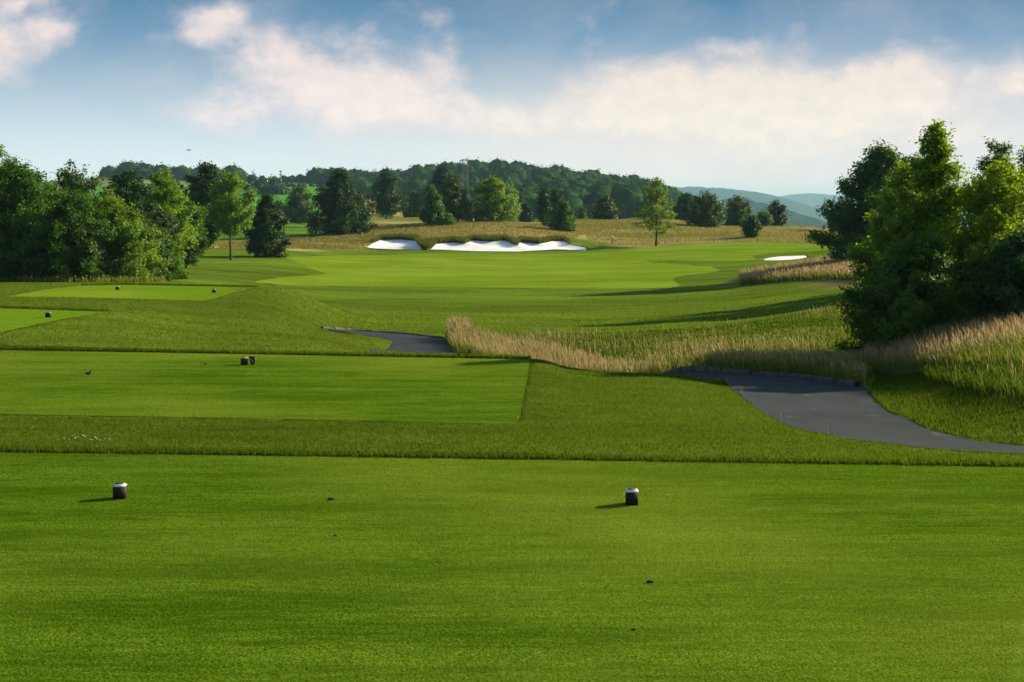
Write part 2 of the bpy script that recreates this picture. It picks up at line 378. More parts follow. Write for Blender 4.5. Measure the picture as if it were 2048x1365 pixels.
M = {}
M['tee'] = turf_mat('mown_turf', (.025, .06, .002, 1), (.06, .14, .003, 1), (.165, .285, .018, 1), yellow=(.21, .28, .03, 1))
M['tee_far'] = turf_mat('mown_turf_far', (.07, .14, .006, 1), (.13, .235, .009, 1), (.19, .31, .015, 1), bstr=.5, yellow=(.23, .31, .025, 1))
M['fairway'] = turf_mat('fairway_turf', (.09, .16, .008, 1), (.15, .24, .01, 1), (.25, .35, .024, 1), streak=(.03, .14, 1), fscale=9, bstr=.5, bd=.04, yellow=(.2, .3, .03, 1))

m, t = newmat('ground'); M['ground'] = m
g = t.n('ShaderNodeNewGeometry').outputs['Position']; at = t.n('ShaderNodeAttribute', attribute_name='soil').outputs['Color']
n1 = t.noise(t.scale(g, (.25, .8, 1)), .8, 5, .6); n3 = t.noise(g, 28, 4, .7); n5 = t.noise(t.scale(g, (.3, 1, 1)), .12, 4, .6); n6 = t.noise(g, 2.2, 5, .7)
f = t.m('MULTIPLY_ADD', t.mapr(n1, .3, .7), .5, t.m('MULTIPLY_ADD', t.mapr(n5, .3, .7), .45, t.m('MULTIPLY', n6, .7)))
f = t.m('MULTIPLY', f, t.mapr(n3, .3, .7, .72, 1.2))
c = t.n('ShaderNodeVectorMath', operation='SCALE'); t.set(c.inputs[0], at); t.set(c.inputs['Scale'], f)
finish(t, c.outputs[0], .95, t.m('ADD', n3, n6), .9, .03, 0)

m, t = newmat('asphalt'); M['path'] = m
g = t.n('ShaderNodeNewGeometry').outputs['Position']
n1 = t.noise(g, 90, 3, .7); n2 = t.noise(g, .9, 4, .6); vr = t.n('ShaderNodeTexVoronoi'); t.set(vr.inputs[0], g); vr.inputs['Scale'].default_value = 60
c = t.mix(t.mapr(n2, .35, .65), (.021, .029, .036, 1), (.034, .043, .05, 1))
c = t.mix(t.mapr(n1, .5, .7, 0, .5), c, (.08, .085, .09, 1))
n7 = t.noise(t.scale(g, (1, .5, 1)), 1.9, 6, .7, .8)
c = t.mix(t.mapr(n7, .6, .74, 0, .6), c, (.2, .18, .14, 1))
finish(t, c, .8, t.m('ADD', n1, vr.outputs[0]), .6, .006, .08)

m, t = newmat('kerb_concrete'); M['kerb'] = m
g = t.n('ShaderNodeNewGeometry').outputs['Position']; n = t.noise(g, 6, 6, .7)
finish(t, t.mix(t.mapr(n, .35, .65), (.045, .04, .034, 1), (.12, .11, .092, 1)), .9, n, .4, .02)

m, t = newmat('sand'); M['sand'] = m
g = t.n('ShaderNodeNewGeometry').outputs['Position']; n = t.noise(t.scale(g, (1, .5, 1)), .7, 6, .6); nn = t.noise(g, 9, 4, .7)
finish(t, t.mix(t.mapr(n, .35, .65), (.68, .71, .75, 1), (.82, .84, .87, 1)), .95, t.m('ADD', n, t.m('MULTIPLY', nn, .3)), .5, .15)

m, t = newmat('bark'); M['bark'] = m
g = t.n('ShaderNodeNewGeometry').outputs['Position']; n = t.noise(t.scale(g, (6, 6, 1)), 3, 6, .7)
finish(t, t.mix(t.mapr(n, .35, .65), (.035, .026, .018, 1), (.12, .095, .07, 1)), .95, n, .8, .02)


def leaf_mat(name, a, b, trans=.45, gloss=.35, tcol=None):
    m, t = newmat(name); ge = t.n('ShaderNodeNewGeometry'); rnd = ge.outputs['Random Per Island']; g = ge.outputs['Position']
    n = t.noise(g, .55, 3, .6)
    col = t.mix(t.m('MULTIPLY_ADD', rnd, .6, t.mapr(n, .3, .7, -.15, .45), clamp=True), a, b)
    b1 = t.n('ShaderNodeBsdfPrincipled'); t.set(b1.inputs['Base Color'], col); b1.inputs['Roughness'].default_value = .55; b1.inputs['Specular IOR Level'].default_value = gloss * .6
    tr = t.n('ShaderNodeBsdfTranslucent')
    t.set(tr.inputs[0], t.mix(.6, col, tcol or (min(1, b[0] * 2.0), min(1, b[1] * 1.9), b[2] * .6, 1)))
    mx = t.n('ShaderNodeMixShader'); mx.inputs[0].default_value = trans
    t.nt.links.new(b1.outputs[0], mx.inputs[1]); t.nt.links.new(tr.outputs[0], mx.inputs[2])
    t.nt.links.new(mx.outputs[0], t.n('ShaderNodeOutputMaterial').inputs[0]); return m


M['leaf_mid'] = leaf_mat('leaf_mid', (.018, .06, .003, 1), (.075, .17, .007, 1), .34)
M['leaf_dark'] = leaf_mat('leaf_dark', (.009, .032, .004, 1), (.03, .08, .008, 1), .28)
M['leaf_dim'] = leaf_mat('leaf_dim', (.018, .045, .004, 1), (.06, .115, .008, 1), .32)
M['leaf_light'] = leaf_mat('leaf_light', (.04, .095, .004, 1), (.18, .3, .012, 1), .38)
M['leaf_lime'] = leaf_mat('leaf_lime', (.06, .12, .008, 1), (.14, .23, .018, 1), .42)
M['leaf_gold'] = leaf_mat('leaf_gold', (.06, .13, .004, 1), (.25, .36, .01, 1), .45)
M['needle'] = leaf_mat('needle', (.012, .028, .012, 1), (.03, .055, .02, 1), .15, .2)
M['wood_far'] = leaf_mat('wood_far', (.012, .04, .012, 1), (.045, .105, .02, 1), .2, .0)
def blade_mat(name, dark, a, b, dry, streak=(.35, 2.2, 1), big=.9, rnd_k=.35, grain=16):
    m, t = newmat(name); ge = t.n('ShaderNodeNewGeometry'); rnd = ge.outputs['Random Per Island']; g = ge.outputs['Position']
    n1 = t.noise(t.scale(g, streak), big, 5, .62); n2 = t.noise(t.scale(g, (streak[0] * 4, streak[1] * 4, 1)), 1.7, 5, .65); n4 = t.noise(g, .4, 4, .6)
    f = t.m('ADD', t.m('MULTIPLY', n1, .5), t.m('MULTIPLY', n2, .5)); f = t.mapr(f, .43, .58)
    col = t.mix(f, a, b); col = t.mix(t.mapr(n4, .5, .64, 0, .7), col, dry)
    col = t.mix(t.m('MULTIPLY', t.m('SUBTRACT', rnd, .25, clamp=True), rnd_k * 2.6, clamp=True), dark, col)
    gv = t.n('ShaderNodeVectorMath', operation='SCALE'); t.set(gv.inputs[0], col); t.set(gv.inputs['Scale'], t.mapr(t.noise(g, grain, 4, .75), .36, .64, .5, 1.42)); col = gv.outputs[0]
    d = t.n('ShaderNodeBsdfDiffuse'); t.set(d.inputs[0], col); tr = t.n('ShaderNodeBsdfTranslucent'); t.set(tr.inputs[0], t.mix(.5, col, (b[0] * 1.6, b[1] * 1.3, b[2], 1)))
    mx = t.n('ShaderNodeMixShader'); mx.inputs[0].default_value = .35; t.nt.links.new(d.outputs[0], mx.inputs[1]); t.nt.links.new(tr.outputs[0], mx.inputs[2])
    t.nt.links.new(mx.outputs[0], t.n('ShaderNodeOutputMaterial').inputs[0]); return m


M['blade'] = blade_mat('blade', (.018, .04, .002, 1), (.034, .088, .004, 1), (.14, .25, .018, 1), (.19, .24, .04, 1), (.8, 1.4, 1), .8, .5)
M['meadow'] = blade_mat('meadow_blade', (.05, .065, .012, 1), (.07, .15, .012, 1), (.45, .42, .16, 1), (.2, .25, .05, 1), (.09, .2, 1), 1.0, .2, 2.2)
M['meadow_green'] = blade_mat('meadow_green_blade', (.04, .06, .01, 1), (.05, .095, .01, 1), (.17, .19, .035, 1), (.17, .14, .045, 1), (.3, .5, 1), 1.1, .3, 2.5)
M['blade_mid'] = blade_mat('blade_mid', (.05, .09, .004, 1), (.1, .18, .01, 1), (.175, .27, .024, 1), (.22, .26, .05, 1), (.3, 1., 1), .5, .5, 7)
M['blade_tee'] = blade_mat('blade_tee', (.014, .036, .002, 1), (.052, .125, .003, 1), (.205, .35, .02, 1), (.235, .31, .038, 1), rnd_k=.6, grain=34)
M['blade_wild'] = leaf_mat('blade_wild', (.06, .1, .008, 1), (.15, .19, .022, 1), .35, .1)
M['straw'] = leaf_mat('straw', (.26, .2, .075, 1), (.5, .41, .18, 1), .35, .1, (.5, .4, .18, 1))
M['straw_red'] = leaf_mat('straw_red', (.26, .17, .08, 1), (.46, .33, .17, 1), .35, .1, (.5, .34, .17, 1))


def flatmat(name, c, rough=.6, spec=.4, metal=0, nz=0.12, ns=30):
    m, t = newmat(name); g = t.n('ShaderNodeNewGeometry').outputs['Position']; n = t.noise(g, ns, 4, .6)
    d = tuple(v * (1 - nz * 2) for v in c[:3]) + (1,)
    b = finish(t, t.mix(t.mapr(n, .3, .7), d, tuple(c[:3]) + (1,)), rough, n, .15, .004, spec); b.inputs['Metallic'].default_value = metal; return m


M['mk_body'] = flatmat('stained_wood', (.024, .014, .011), .7, .3, ns=60)
M['mk_top'] = flatmat('dark_top', (.05, .04, .045), .6)
M['mk_white'] = flatmat('white_paint', (.78, .80, .82), .35, .5)
M['mk_yellow'] = flatmat('yellow_paint', (.75, .55, .05), .35, .5)
M['mk_blue'] = flatmat('blue_paint', (.12, .3, .5), .35, .5)
M['mk_red'] = flatmat('terracotta_paint', (.6, .33, .2), .45, .4)
M['black'] = flatmat('black_plastic', (.012, .014, .013), .4, .5)
M['mint'] = flatmat('pale_print', (.5, .75, .68), .5, .4)
M['steel'] = flatmat('galvanised_steel', (.1, .125, .14), .6, .3, .2, ns=3)
M['white'] = flatmat('white_petal', (.85, .84, .78), .7, .2)
M['soil'] = flatmat('soil', (.05, .035, .02), .95, .1)
M['post'] = flatmat('weathered_post', (.12, .09, .06), .8, .2)
M['feather'] = flatmat('dark_feather', (.03, .03, .035), .7, .2)
M['pale_feather'] = flatmat('pale_feather', (.4, .38, .33), .7, .2)

# ------------------------------------------------------------------ ground sheet
yr = np.concatenate([np.array([-60, -30, -12, -3, 2, 4, 6]), np.exp(np.linspace(math.log(7), math.log(1290), 620)), np.array([1500, 1900, 2600, 4000, 8000, 16000, 30000])])
uu = np.linspace(-1, 1, 521); uu = uu * .42 + np.sign(uu) * 1.15 * np.abs(uu) ** 7
W = np.where(yr > 0, yr + 12, 12 + .8 * np.abs(yr))
GX = W[:, None] * uu[None, :]; GY = np.repeat(yr[:, None], len(uu), 1)
def farz(x, y):
    z = zg(x, np.minimum(y, 1290)); k = np.clip((y - 1290) / 900, 0, 1); return z * (1 - k) + k * -75.0
GZ = farz(GX, GY)
carve = np.zeros(GX.shape)
for poly in SHEETS:
    carve = np.maximum(carve, (inpoly(GX, GY, poly) & (pdist(GX, GY, poly) > (0 if poly is BUNK or poly is BUNK2 else np.maximum(0, (GY - 35) * .012)))) * (1.6 if poly is BUNK else 1.))
GZ = GZ - carve * np.clip(.02 + (GY - 10) * .0022, .02, .5)
nr, nc = GX.shape
ii = np.arange(nr - 1)[:, None] * nc + np.arange(nc - 1)[None, :]
gf = np.stack([ii, ii + 1, ii + nc + 1, ii + nc], -1).reshape(-1, 4)
ground = mesh('ground', np.stack([GX, GY, GZ], -1).reshape(-1, 3), gf, M['ground'], smooth=True); tag(ground, kind='structure')
# soil/grass colour zones
x, y = GX.ravel(), GY.ravel(); pxv = CX + F * x / np.maximum(y, 4)
ROUGH = np.array([.125, .2, .018]); MEAD = np.array([.26, .22, .09]); OLIVE = np.array([.15, .19, .035]); DK = np.array([.075, .15, .01])
colr = np.tile(ROUGH, (len(x), 1))
def blend(mask, c, k=1.0):
    global colr
    mk = (np.asarray(mask, float) * k)[:, None]; colr = colr * (1 - mk) + np.array(c) * mk
def soft(poly, wd): 
    d = pdist(x, y, poly); ins = inpoly(x, y, poly); s = np.where(ins, d, -d); s = s + vnoise(x / (wd * 1.5), y / (wd * 1.5), 5) * wd
    return np.clip(s / wd + .5, 0, 1)
MOUND = wpoly([(440, 496), (520, 495), (600, 502), (735, 499), (760, 478), (850, 475), (1000, 476), (1100, 480), (1180, 497), (1260, 500), (1400, 487), (1560, 486), (1690, 492)]) + \
    [(xat(1750, 140), 140), (xat(2300, 140), 140), (xat(2300, 265), 265), (xat(300, 300), 300), (xat(380, 180), 180)]
LAWN2 = [(xat(480, 135), 150), (xat(650, 152), 178), (xat(640, 176), 192), (xat(650, 240), 250), (xat(380, 250), 250), (xat(300, 180), 190)]
blend((y > 200) & (y < 420), OLIVE, .8)
blend(soft(MOUND, 3), MEAD * .6 + OLIVE * .7)
pt = vnoise(x / 16, y / 9, 61) + .6 * vnoise(x / 6, y / 4, 62)
blend(soft(MOUND, 3) * np.clip(pt * 3 + .2, 0, 1), [.12, .18, .025], .8); blend(soft(MOUND, 3) * np.clip(-pt * 3 + .1, 0, 1), [.42, .35, .16], .75)
blend(soft(LAWN2, 4), [.12, .24, .03])
blend(soft(wpoly([(1090, 478), (1130, 474), (1180, 480), (1230, 492), (1300, 499), (1180, 505), (1150, 488)]), 1.5), ROUGH)
HUMMOCK = [wp(p) for p in [(1482, 568), (1560, 566), (1640, 571), (1720, 578)]] + [(xat(1850, 72), 72), (xat(2100, 70), 70), (xat(2300, 120), 120), (xat(1690, 125), 125), (xat(1560, 100), 100), (xat(1482, 90), 90)]
blend(soft(HUMMOCK, 2), MEAD)
SWALE = [(xat(890, 42), 42.0), (xat(1000, 44), 44), (xat(1350, 36), 36), (xat(1735, 30), 30), (xat(1800, 31), 31), (xat(2100, 22), 22), (xat(2500, 22), 22), (xat(2500, 50), 50), (xat(1720, 57), 57), (xat(1400, 50), 50), (xat(1000, 49), 49), (xat(900, 46), 46)]
blend(soft(SWALE, 1.2), OLIVE * .65)
blend((y > 330) & (y < 430), [.1, .15, .04], .5)
GREENF = (y > 400) & (y < 640) & (pxv < 800)
blend(GREENF, [.09, .32, .03]); blend((y > 640) & (y < 760) & (pxv < 820), [.2, .3, .09])
blend((y > 400) & (y < 580) & (pxv > 715) & (pxv < 850), [.55, .42, .2])
blend((y > 440) & (pxv > 860), [.03, .07, .025]); blend(y > 800, [.03, .07, .025]); blend(y > 300, [.04, .09, .03], (pxv > 1350))
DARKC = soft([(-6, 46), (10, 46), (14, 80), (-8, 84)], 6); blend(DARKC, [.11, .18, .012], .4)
ca = ground.data.color_attributes.new('soil', 'FLOAT_COLOR', 'POINT')
ca.data.foreach_set('color', np.concatenate([colr * 1.0, np.ones((len(x), 1))], 1).astype(np.float32).ravel())


# ------------------------------------------------------------------ sheets lying on the ground
def densify(poly, step):
    out = []
    for i in range(len(poly)):
        a, b = poly[i], poly[(i + 1) % len(poly)]; L = math.hypot(b[0] - a[0], b[1] - a[1]); k = max(1, int(L / step(.5 * (a[1] + b[1]))))
        out += [(a[0] + (b[0] - a[0]) * j / k, a[1] + (b[1] - a[1]) * j / k) for j in range(k)]
    return out


def smoothpoly(poly, it=2):
    for _ in range(it):
        q = []
        for i in range(len(poly)):
            a, b = poly[i], poly[(i + 1) % len(poly)]
            q += [(a[0] * .75 + b[0] * .25, a[1] * .75 + b[1] * .25), (a[0] * .25 + b[0] * .75, a[1] * .25 + b[1] * .75)]
        poly = q
    return poly


def sheet(name, poly, mat, lift, step, jit=0, zf=None):
    st = (lambda d: step * max(d, 8)) 
    B = densify(poly, st)
    if jit: B = [(p[0] + jit * float(vnoise(np.array([p[0] * 2.3]), np.array([p[1] * 2.3]), 11)[0]), p[1] + jit * float(vnoise(np.array([p[0] * 2.3]), np.array([p[1] * 2.3]), 12)[0])) for p in B]
    ys = [p[1] for p in B]; y0, y1 = max(min(ys), 1), max(ys); P = []
    if min(ys) < 1:
        for yv in np.arange(min(ys) + 3, 1, 6): P += [(xx, yv) for xx in np.arange(-60, 60, 6)]
    yv = y0 * 1.0
    while yv < y1:
        s = step * max(yv, 8); yv += s
        xs = np.arange(min(p[0] for p in B), max(p[0] for p in B), s * 1.3) + (s * .6 if len(P) % 2 else 0)
        if len(xs) > 1: P += [(a, yv) for a in xs]
    P = np.array(P) if P else np.zeros((0, 2))
    if len(P):
        k = inpoly(P[:, 0], P[:, 1], B) & (pdist(P[:, 0], P[:, 1], B) > .3 * step * 8); P = P[k]
    pts = [Vector(p) for p in B] + [Vector(p) for p in P]
    n = len(B); r = delaunay_2d_cdt(pts, [], [list(range(n))], 1, 1e-5)
    V = np.array([(v[0], v[1]) for v in r[0]]); z = (zf or zg)(V[:, 0], V[:, 1]) + np.minimum(lift(V[:, 1]), .004 + .03 * pdist(V[:, 0], V[:, 1], B))
    f3 = np.array([f for f in r[2] if len(f) == 3])
    nz = np.cross(V[f3[:, 1]] - V[f3[:, 0]], V[f3[:, 2]] - V[f3[:, 0]]); f3[nz < 0] = f3[nz < 0][:, ::-1]
    o = mesh(name, np.column_stack([V, z]), f3, mat, smooth=True); return tag(o, kind='structure')


TEES_S = []
lift = lambda y: .004 + 0 * y
for i, (poly, tz) in enumerate(TEES):
    p = poly
    o = sheet('tee_box', p, M['tee'] if i < 2 else M['tee_far'], lift, .06)
sheet('path', PATH, M['path'], lambda y: .006 + 0 * y, .02, .08)
sheet('fairway', smoothpoly(FAIR, 1), M['fairway'], lambda y: .05 + 0 * y, .012, .3)
def zsand(x, y):
    d = pdist(x, y, BUNK); return zg(x, y) - np.clip(d, 0, 1.2) * .22 + .18 * vnoise(x / 3., y / 3., 21) * np.clip(d, 0, 1)
sheet('sand_bunker', BUNK, M['sand'], lambda y: .06 + 0 * y, .004, 0, zsand)
sheet('sand_bunker', smoothpoly(BUNK2, 1), M['sand'], lambda y: .05 + 0 * y, .005)
sheet('path', TRACK2, M['path'], lambda y: .06 + 0 * y, .01)

# kerb stones along the far side of the path
kb = MB()
def kerb_run(pts, stone=1.0, hw=.06, h=.1):
    dn = [];
    for i in range(len(pts) - 1):
        a, b = pts[i], pts[i + 1]; L = math.hypot(b[0] - a[0], b[1] - a[1]); k = max(2, int(L / .1))
        dn += [(a[0] + (b[0] - a[0]) * j / k, a[1] + (b[1] - a[1]) * j / k) for j in range(k)]
    dn = np.array(dn); k = np.exp(-.5 * (np.arange(-9, 10) / 4.) ** 2); k /= k.sum()
    dn = np.stack([np.convolve(np.pad(dn[:, q], 9, 'edge'), k, 'valid') for q in (0, 1)], 1)
    s = np.concatenate([[0], np.cumsum(np.hypot(*np.diff(dn, axis=0).T))]); t0 = 0
    while t0 < s[-1] - .3:
        t1 = min(t0 + stone, s[-1]); ts = np.linspace(t0 + .012, t1 - .012, 4)
        X_ = np.interp(ts, s, dn[:, 0]); Y_ = np.interp(ts, s, dn[:, 1]); dx = np.gradient(X_); dy = np.gradient(Y_); L = np.hypot(dx, dy)
        nx, ny = dy / L, -dx / L; z = zg(X_, Y_); V = []; jz = .008 * math.sin(t0 * 7.3)
        for q in range(4):
            for (o_, hh) in ((-hw, -.1), (-hw, h - .03), (-hw + .03, h), (hw - .03, h), (hw, h - .03), (hw, -.1)):
                V.append((X_[q] + nx[q] * o_, Y_[q] + ny[q] * o_, z[q] + hh + jz))
        f = [(q * 6 + j, q * 6 + j + 1, q * 6 + 6 + j + 1, q * 6 + 6 + j) for q in range(3) for j in range(5)]
        f += [(0, 1, 2, 5), (2, 3, 4, 5), (18, 23, 20, 19), (20, 23, 22, 21)]
        kb.add(V, f); t0 = t1
kerb_run(PATH_FAR[:4], h=.05); kerb_run(PATH_FAR[6:13])
tag(kb.build('kerb', M['kerb']), kind='structure')

# ------------------------------------------------------------------ grass
rng = np.random.default_rng(7)
def scatter(poly, dens, n_max=400000):
    xs = [p[0] for p in poly]; ys = [p[1] for p in poly]; A = (max(xs) - min(xs)) * (max(ys) - min(ys))
    n = int(min(A * dens, n_max * 4)); px_ = rng.uniform(min(xs), max(xs), n); py_ = rng.uniform(min(ys), max(ys), n)
    k = inpoly(px_, py_, poly); return px_[k], py_[k]


def view(x_, y_, m=60):
    c = CX + F * x_ / y_; return (c > -m) & (c < 2048 + m)


def blades(x_, y_, h, wd, lean=.5, z=None):
    """single-triangle blades"""
    n = len(x_); z = zg(x_, y_) if z is None else z
    h = h * rng.uniform(.5, 1.25, n); a = rng.uniform(0, math.pi, n); wd = wd * rng.uniform(.6, 1.3, n); la = rng.uniform(0, 2 * math.pi, n); ln = h * lean * rng.uniform(0, 1, n)
    dx, dy = np.cos(a) * wd / 2, np.sin(a) * wd / 2; zz = z - .004
    V = np.stack([np.stack([x_ - dx, y_ - dy, zz], 1), np.stack([x_ + dx, y_ + dy, zz], 1), np.stack([x_ + np.cos(la) * ln, y_ + np.sin(la) * ln, z + h], 1)], 1)
    return V.reshape(-1, 3), np.arange(n * 3).reshape(-1, 3)


def stalks(x_, y_, h, wd, lean=.35, head=.3, z=None):
    """curved stem (thin triangle strip) with a spindle seed head; returns V, F4, F3-less"""
    n = len(x_); z = zg(x_, y_) if z is None else z
    h = h * rng.uniform(.6, 1.2, n); a = rng.normal(0, .6, n); wd = wd * rng.uniform(.7, 1.3, n)
    la = rng.normal(math.pi * .9, .9, n); ln = h * lean * rng.uniform(.1, 1, n)
    lx, ly = np.cos(la), np.sin(la); dx, dy = np.cos(a), np.sin(a); V = []
    for (t, ww) in ((0, .5), (1 - head, .45), (1 - head * .6, 1.15), (1 - head * .25, .8), (1, .15)):
        cx_, cy_, cz_ = x_ + lx * ln * t * t, y_ + ly * ln * t * t, z + h * (t - .12 * t * t * (ln / h))
        V += [np.stack([cx_ - dx * wd * ww / 2, cy_ - dy * wd * ww / 2, cz_], 1), np.stack([cx_ + dx * wd * ww / 2, cy_ + dy * wd * ww / 2, cz_], 1)]
    V = np.stack(V, 1).reshape(-1, 3); b = np.arange(n)[:, None] * 10
    F_ = np.concatenate([b + np.array([2 * k, 2 * k + 1, 2 * k + 3, 2 * k + 2]) for k in range(4)], 0)
    return V, F_


def band(line, w0, w1, closed=False):
    """polygon from w0 to w1 metres beyond (away from the camera) a line"""
    return [(p[0], p[1] + w0) for p in line] + [(p[0], p[1] + w1) for p in reversed(line)]


# --- mown turf of the first tee
fl = [flat(-60, 905, 0), flat(2110, 935, 0)]
p1 = [(-2.4, 6.8), (2.4, 6.8), (fl[1][0], fl[1][1] - .02), (fl[0][0], fl[0][1] - .02)]
bx, by = scatter(p1, 5200); k = view(bx, by, 30); V, Fb = blades(bx[k], by[k], .014, .0075, .9)
tag(mesh('short_turf', V, Fb, M['blade_tee']), 'closely mown bright green turf blades of the nearest tee', 'grass', kind='stuff')
t2 = TEES[1][0]; bx, by = scatter(t2, 1300); k = view(bx, by, 30); V, Fb = blades(bx[k], by[k], .016, .011, .9)
tag(mesh('short_turf', V, Fb, M['blade_tee']), 'closely mown turf blades of the second tee with the yellow marker', 'grass', kind='stuff')

# --- rough between and around the tees
Vs, Fs, nb = [], [], 0
def acc(V, Fq):
    global nb
    Vs.append(V); Fs.append(Fq + nb); nb += len(V)
far1 = [flat(q, 905 + q * 30 / 2048, 0) for q in (-120, 300, 700, 1100, 1500, 2170)]
strip = [(p[0], p[1] + .02) for p in far1] + [(7.2, 16.9), (5.4, 18), (5.2, 24), (5, 29), (.1, 29.6), (.0, 20.4), (-.1, 20.2), (-7.8, 20.9), (-7.8, 15.4)]
bx, by = scatter(strip, 1900); k = view(bx, by) & ~inpoly(bx, by, PATH) & ~inpoly(bx, by, TEES[1][0]); acc(*blades(bx[k], by[k], .025, .010, 1.2))
bx, by = scatter(band(far1, .0, .28), 6000); k = view(bx, by); acc(*blades(bx[k], by[k], .055, .012, .8))
far2 = [flat(q, 700.5 + q * 18 / 1060, -.4) for q in (-60, 300, 700, 1060)]
bx, by = scatter(band(far2, .0, .35), 3500); acc(*blades(bx, by, .075, .02, .6))

sl = [(p[0], p[1] + .2) for p in far2] + [(0, 34), (-3.8, 41), (-5, 47), (-6, 60), (-22, 62), (-24, 47), (-12, 31)]
bx, by = scatter(sl, 230); k = view(bx, by) & ~inpoly(bx, by, PATH) & ~inpoly(bx, by, TEES[2][0]) & ~inpoly(bx, by, TEES[3][0]); MIDB = blades(bx[k], by[k], .034, .028, 1.1)
for idx, seg in ((2, (3, 6)), (3, (2, 5))):
    pl = TEES[idx][0][seg[0]:seg[1]]; bx, by = scatter(band(pl, -.0, .4), 1500); acc(*blades(bx, by, .07 if idx == 2 else .085, .03, .6))
# verge right of the path
vg = wpoly([(1740, 783), (1775, 822), (1850, 856), (1950, 880), (2048, 893), (2200, 900)]) + [(xat(2200, 24), 24), (xat(1850, 28), 28), (xat(1760, 30), 30)]
bx, by = scatter(vg, 1500); k = ~inpoly(bx, by, PATH); acc(*blades(bx[k], by[k], .06, .014, .9))
tag(mesh('rough_grass', np.concatenate(Vs), np.concatenate(Fs), M['blade']), 'short green rough grass around and between the tees', 'grass', kind='stuff')
# lawn beyond the path, coarse blades
Vs, Fs, nb = [], [], 0
lw = [(xat(640, 50), 50), (xat(900, 47.5), 47.5), (xat(1350, 50), 50), (xat(1730, 56), 56), (xat(1730, 66), 66), (xat(1480, 86), 86), (xat(500, 86), 86), (xat(420, 62), 62), (xat(500, 50), 50)]
acc(*MIDB); bx, by = scatter(lw, 75); kk = rng.uniform(58, 80, len(by)) > by; bx, by = bx[kk], by[kk]; acc(*blades(bx, by, .04, .04, 1.1))
tag(mesh('rough_grass', np.concatenate(Vs), np.concatenate(Fs), M['blade_mid']), 'green rough grass of the hollow between the path and the fairway', 'grass', kind='stuff')


# --- tall fescue
def fescue(name, label, parts, mats):
    V, Fq, mi, nb = [], [], [], 0
    for (x_, y_, h, wd, m_, kind) in parts:
        if len(x_) == 0: continue
        if kind == 's': v, f = stalks(x_, y_, h, wd)
        else:
            v, f = stalks(x_, y_, h, wd, .6, .9)
        V.append(v); Fq.append(f + nb); mi.append(np.full(len(f), m_)); nb += len(v)
    return tag(mesh(name, np.concatenate(V), np.concatenate(Fq), mats, mi=np.concatenate(mi)), label, 'tall grass', kind='stuff')


FM = [M['blade_wild'], M['straw'], M['straw_red'], M['blade']]
pf = PATH_FAR[3:13]
s1 = [(p[0], p[1] + .18) for p in pf] + [(xat(1760, 31.0), 31.0), (xat(1600, 32.5), 32.5), (xat(1400, 34.3), 34.3), (xat(1200, 39.5), 39.5), (xat(1080, 43), 43), (xat(1000, 44.5), 44.5), (xat(930, 45.8), 45.8), (xat(893, 45), 45)]
parts = []
bx, by = scatter(s1, 520); parts.append((bx, by, .34, .014, 0, 'b'))
bx, by = scatter(s1, 210); kk = vnoise(bx / 1.1, by / 1.1, 9) > -.15 - .2 * (bx < 2); hh = np.where(bx > 2.5, .42, .5); parts.append((bx[kk], by[kk], hh[kk], .012, 1, 's'))
bx, by = scatter(s1, 40); parts.append((bx, by, np.where(bx > 2.5, .44, .52), .012, 2, 's'))
pk = [(xat(905, 44), 44), (xat(945, 44.5), 44.5), (xat(945, 46.5), 46.5), (xat(905, 46.5), 46.5)]
bx, by = scatter(pk, 330); parts.append((bx, by, .68, .014, 1, 's')); bx, by = scatter(pk, 420); parts.append((bx, by, .5, .016, 0, 'b'))
s1b = [(xat(1000, 44.5), 44.5), (xat(1200, 39.5), 39.5), (xat(1400, 34.5), 34.5), (xat(1600, 32.5), 32.5), (xat(1760, 31), 31), (xat(1750, 56), 56), (xat(1400, 50), 50), (xat(1100, 49), 49)]
bx, by = scatter(s1b, 90); kk = vnoise(bx / 3, by / 2, 44) > .05; parts.append((bx[kk], by[kk], .12, .02, 0, 'b')); bx, by = scatter(s1b, 230); parts.append((bx, by, .09, .022, 3, 'b'))
bx, by = scatter(s1b, 6); kk = vnoise(bx / 3, by / 2, 47) > .1; parts.append((bx[kk], by[kk], .28, .012, 1, 's')); bx, by = scatter(s1b, 60); kk = (pdist(bx, by, pf, False) < rng.uniform(1.5, 5.5, len(bx))) & (vnoise(bx / 1.5, by, 48) > -.1); parts.append((bx[kk], by[kk], .36, .011, 1, 's'))
ed = PATH_NEAR[3:9]; wx_, wy_ = [], []
for i in range(len(ed) - 1):
    (a0, b0), (a1, b1) = ed[i], ed[i + 1]
    for q in range(2):
        t_ = rng.uniform(); wx_.append(a0 + (a1 - a0) * t_ + rng.normal(0, .05)); wy_.append(b0 + (b1 - b0) * t_ + rng.normal(0, .05))
wx_, wy_ = np.array(wx_), np.array(wy_); parts.append((wx_, wy_, .14, .006, 1, 's')); parts.append((wx_ + .03, wy_, .12, .008, 0, 'b'))
fescue('tall_grass', 'tan tall fescue grass growing along the far side of the asphalt path', parts, FM)
parts = []
bank = [(xat(1735, 30), 30), (xat(1760, 29), 29), (xat(1880, 26), 26), (xat(2000, 23.5), 23.5), (xat(2150, 21.5), 21.5), (xat(2150, 33), 33), (xat(1900, 34), 34), (xat(1740, 34), 34)]
bank_lo = [(xat(1860, 25), 25), (xat(1960, 21.5), 21.5), (xat(2120, 19.0), 19.0), (xat(2150, 24), 24), (xat(1950, 27), 27), (xat(1830, 28), 28)]
bx, by = scatter(bank, 500); parts.append((bx, by, .34, .012, 0, 'b'))
bx, by = scatter(bank, 170); kk = by > 25.5 + 1.5 * vnoise(bx, by, 4); parts.append((bx[kk], by[kk], .5, .011, 1, 's'))
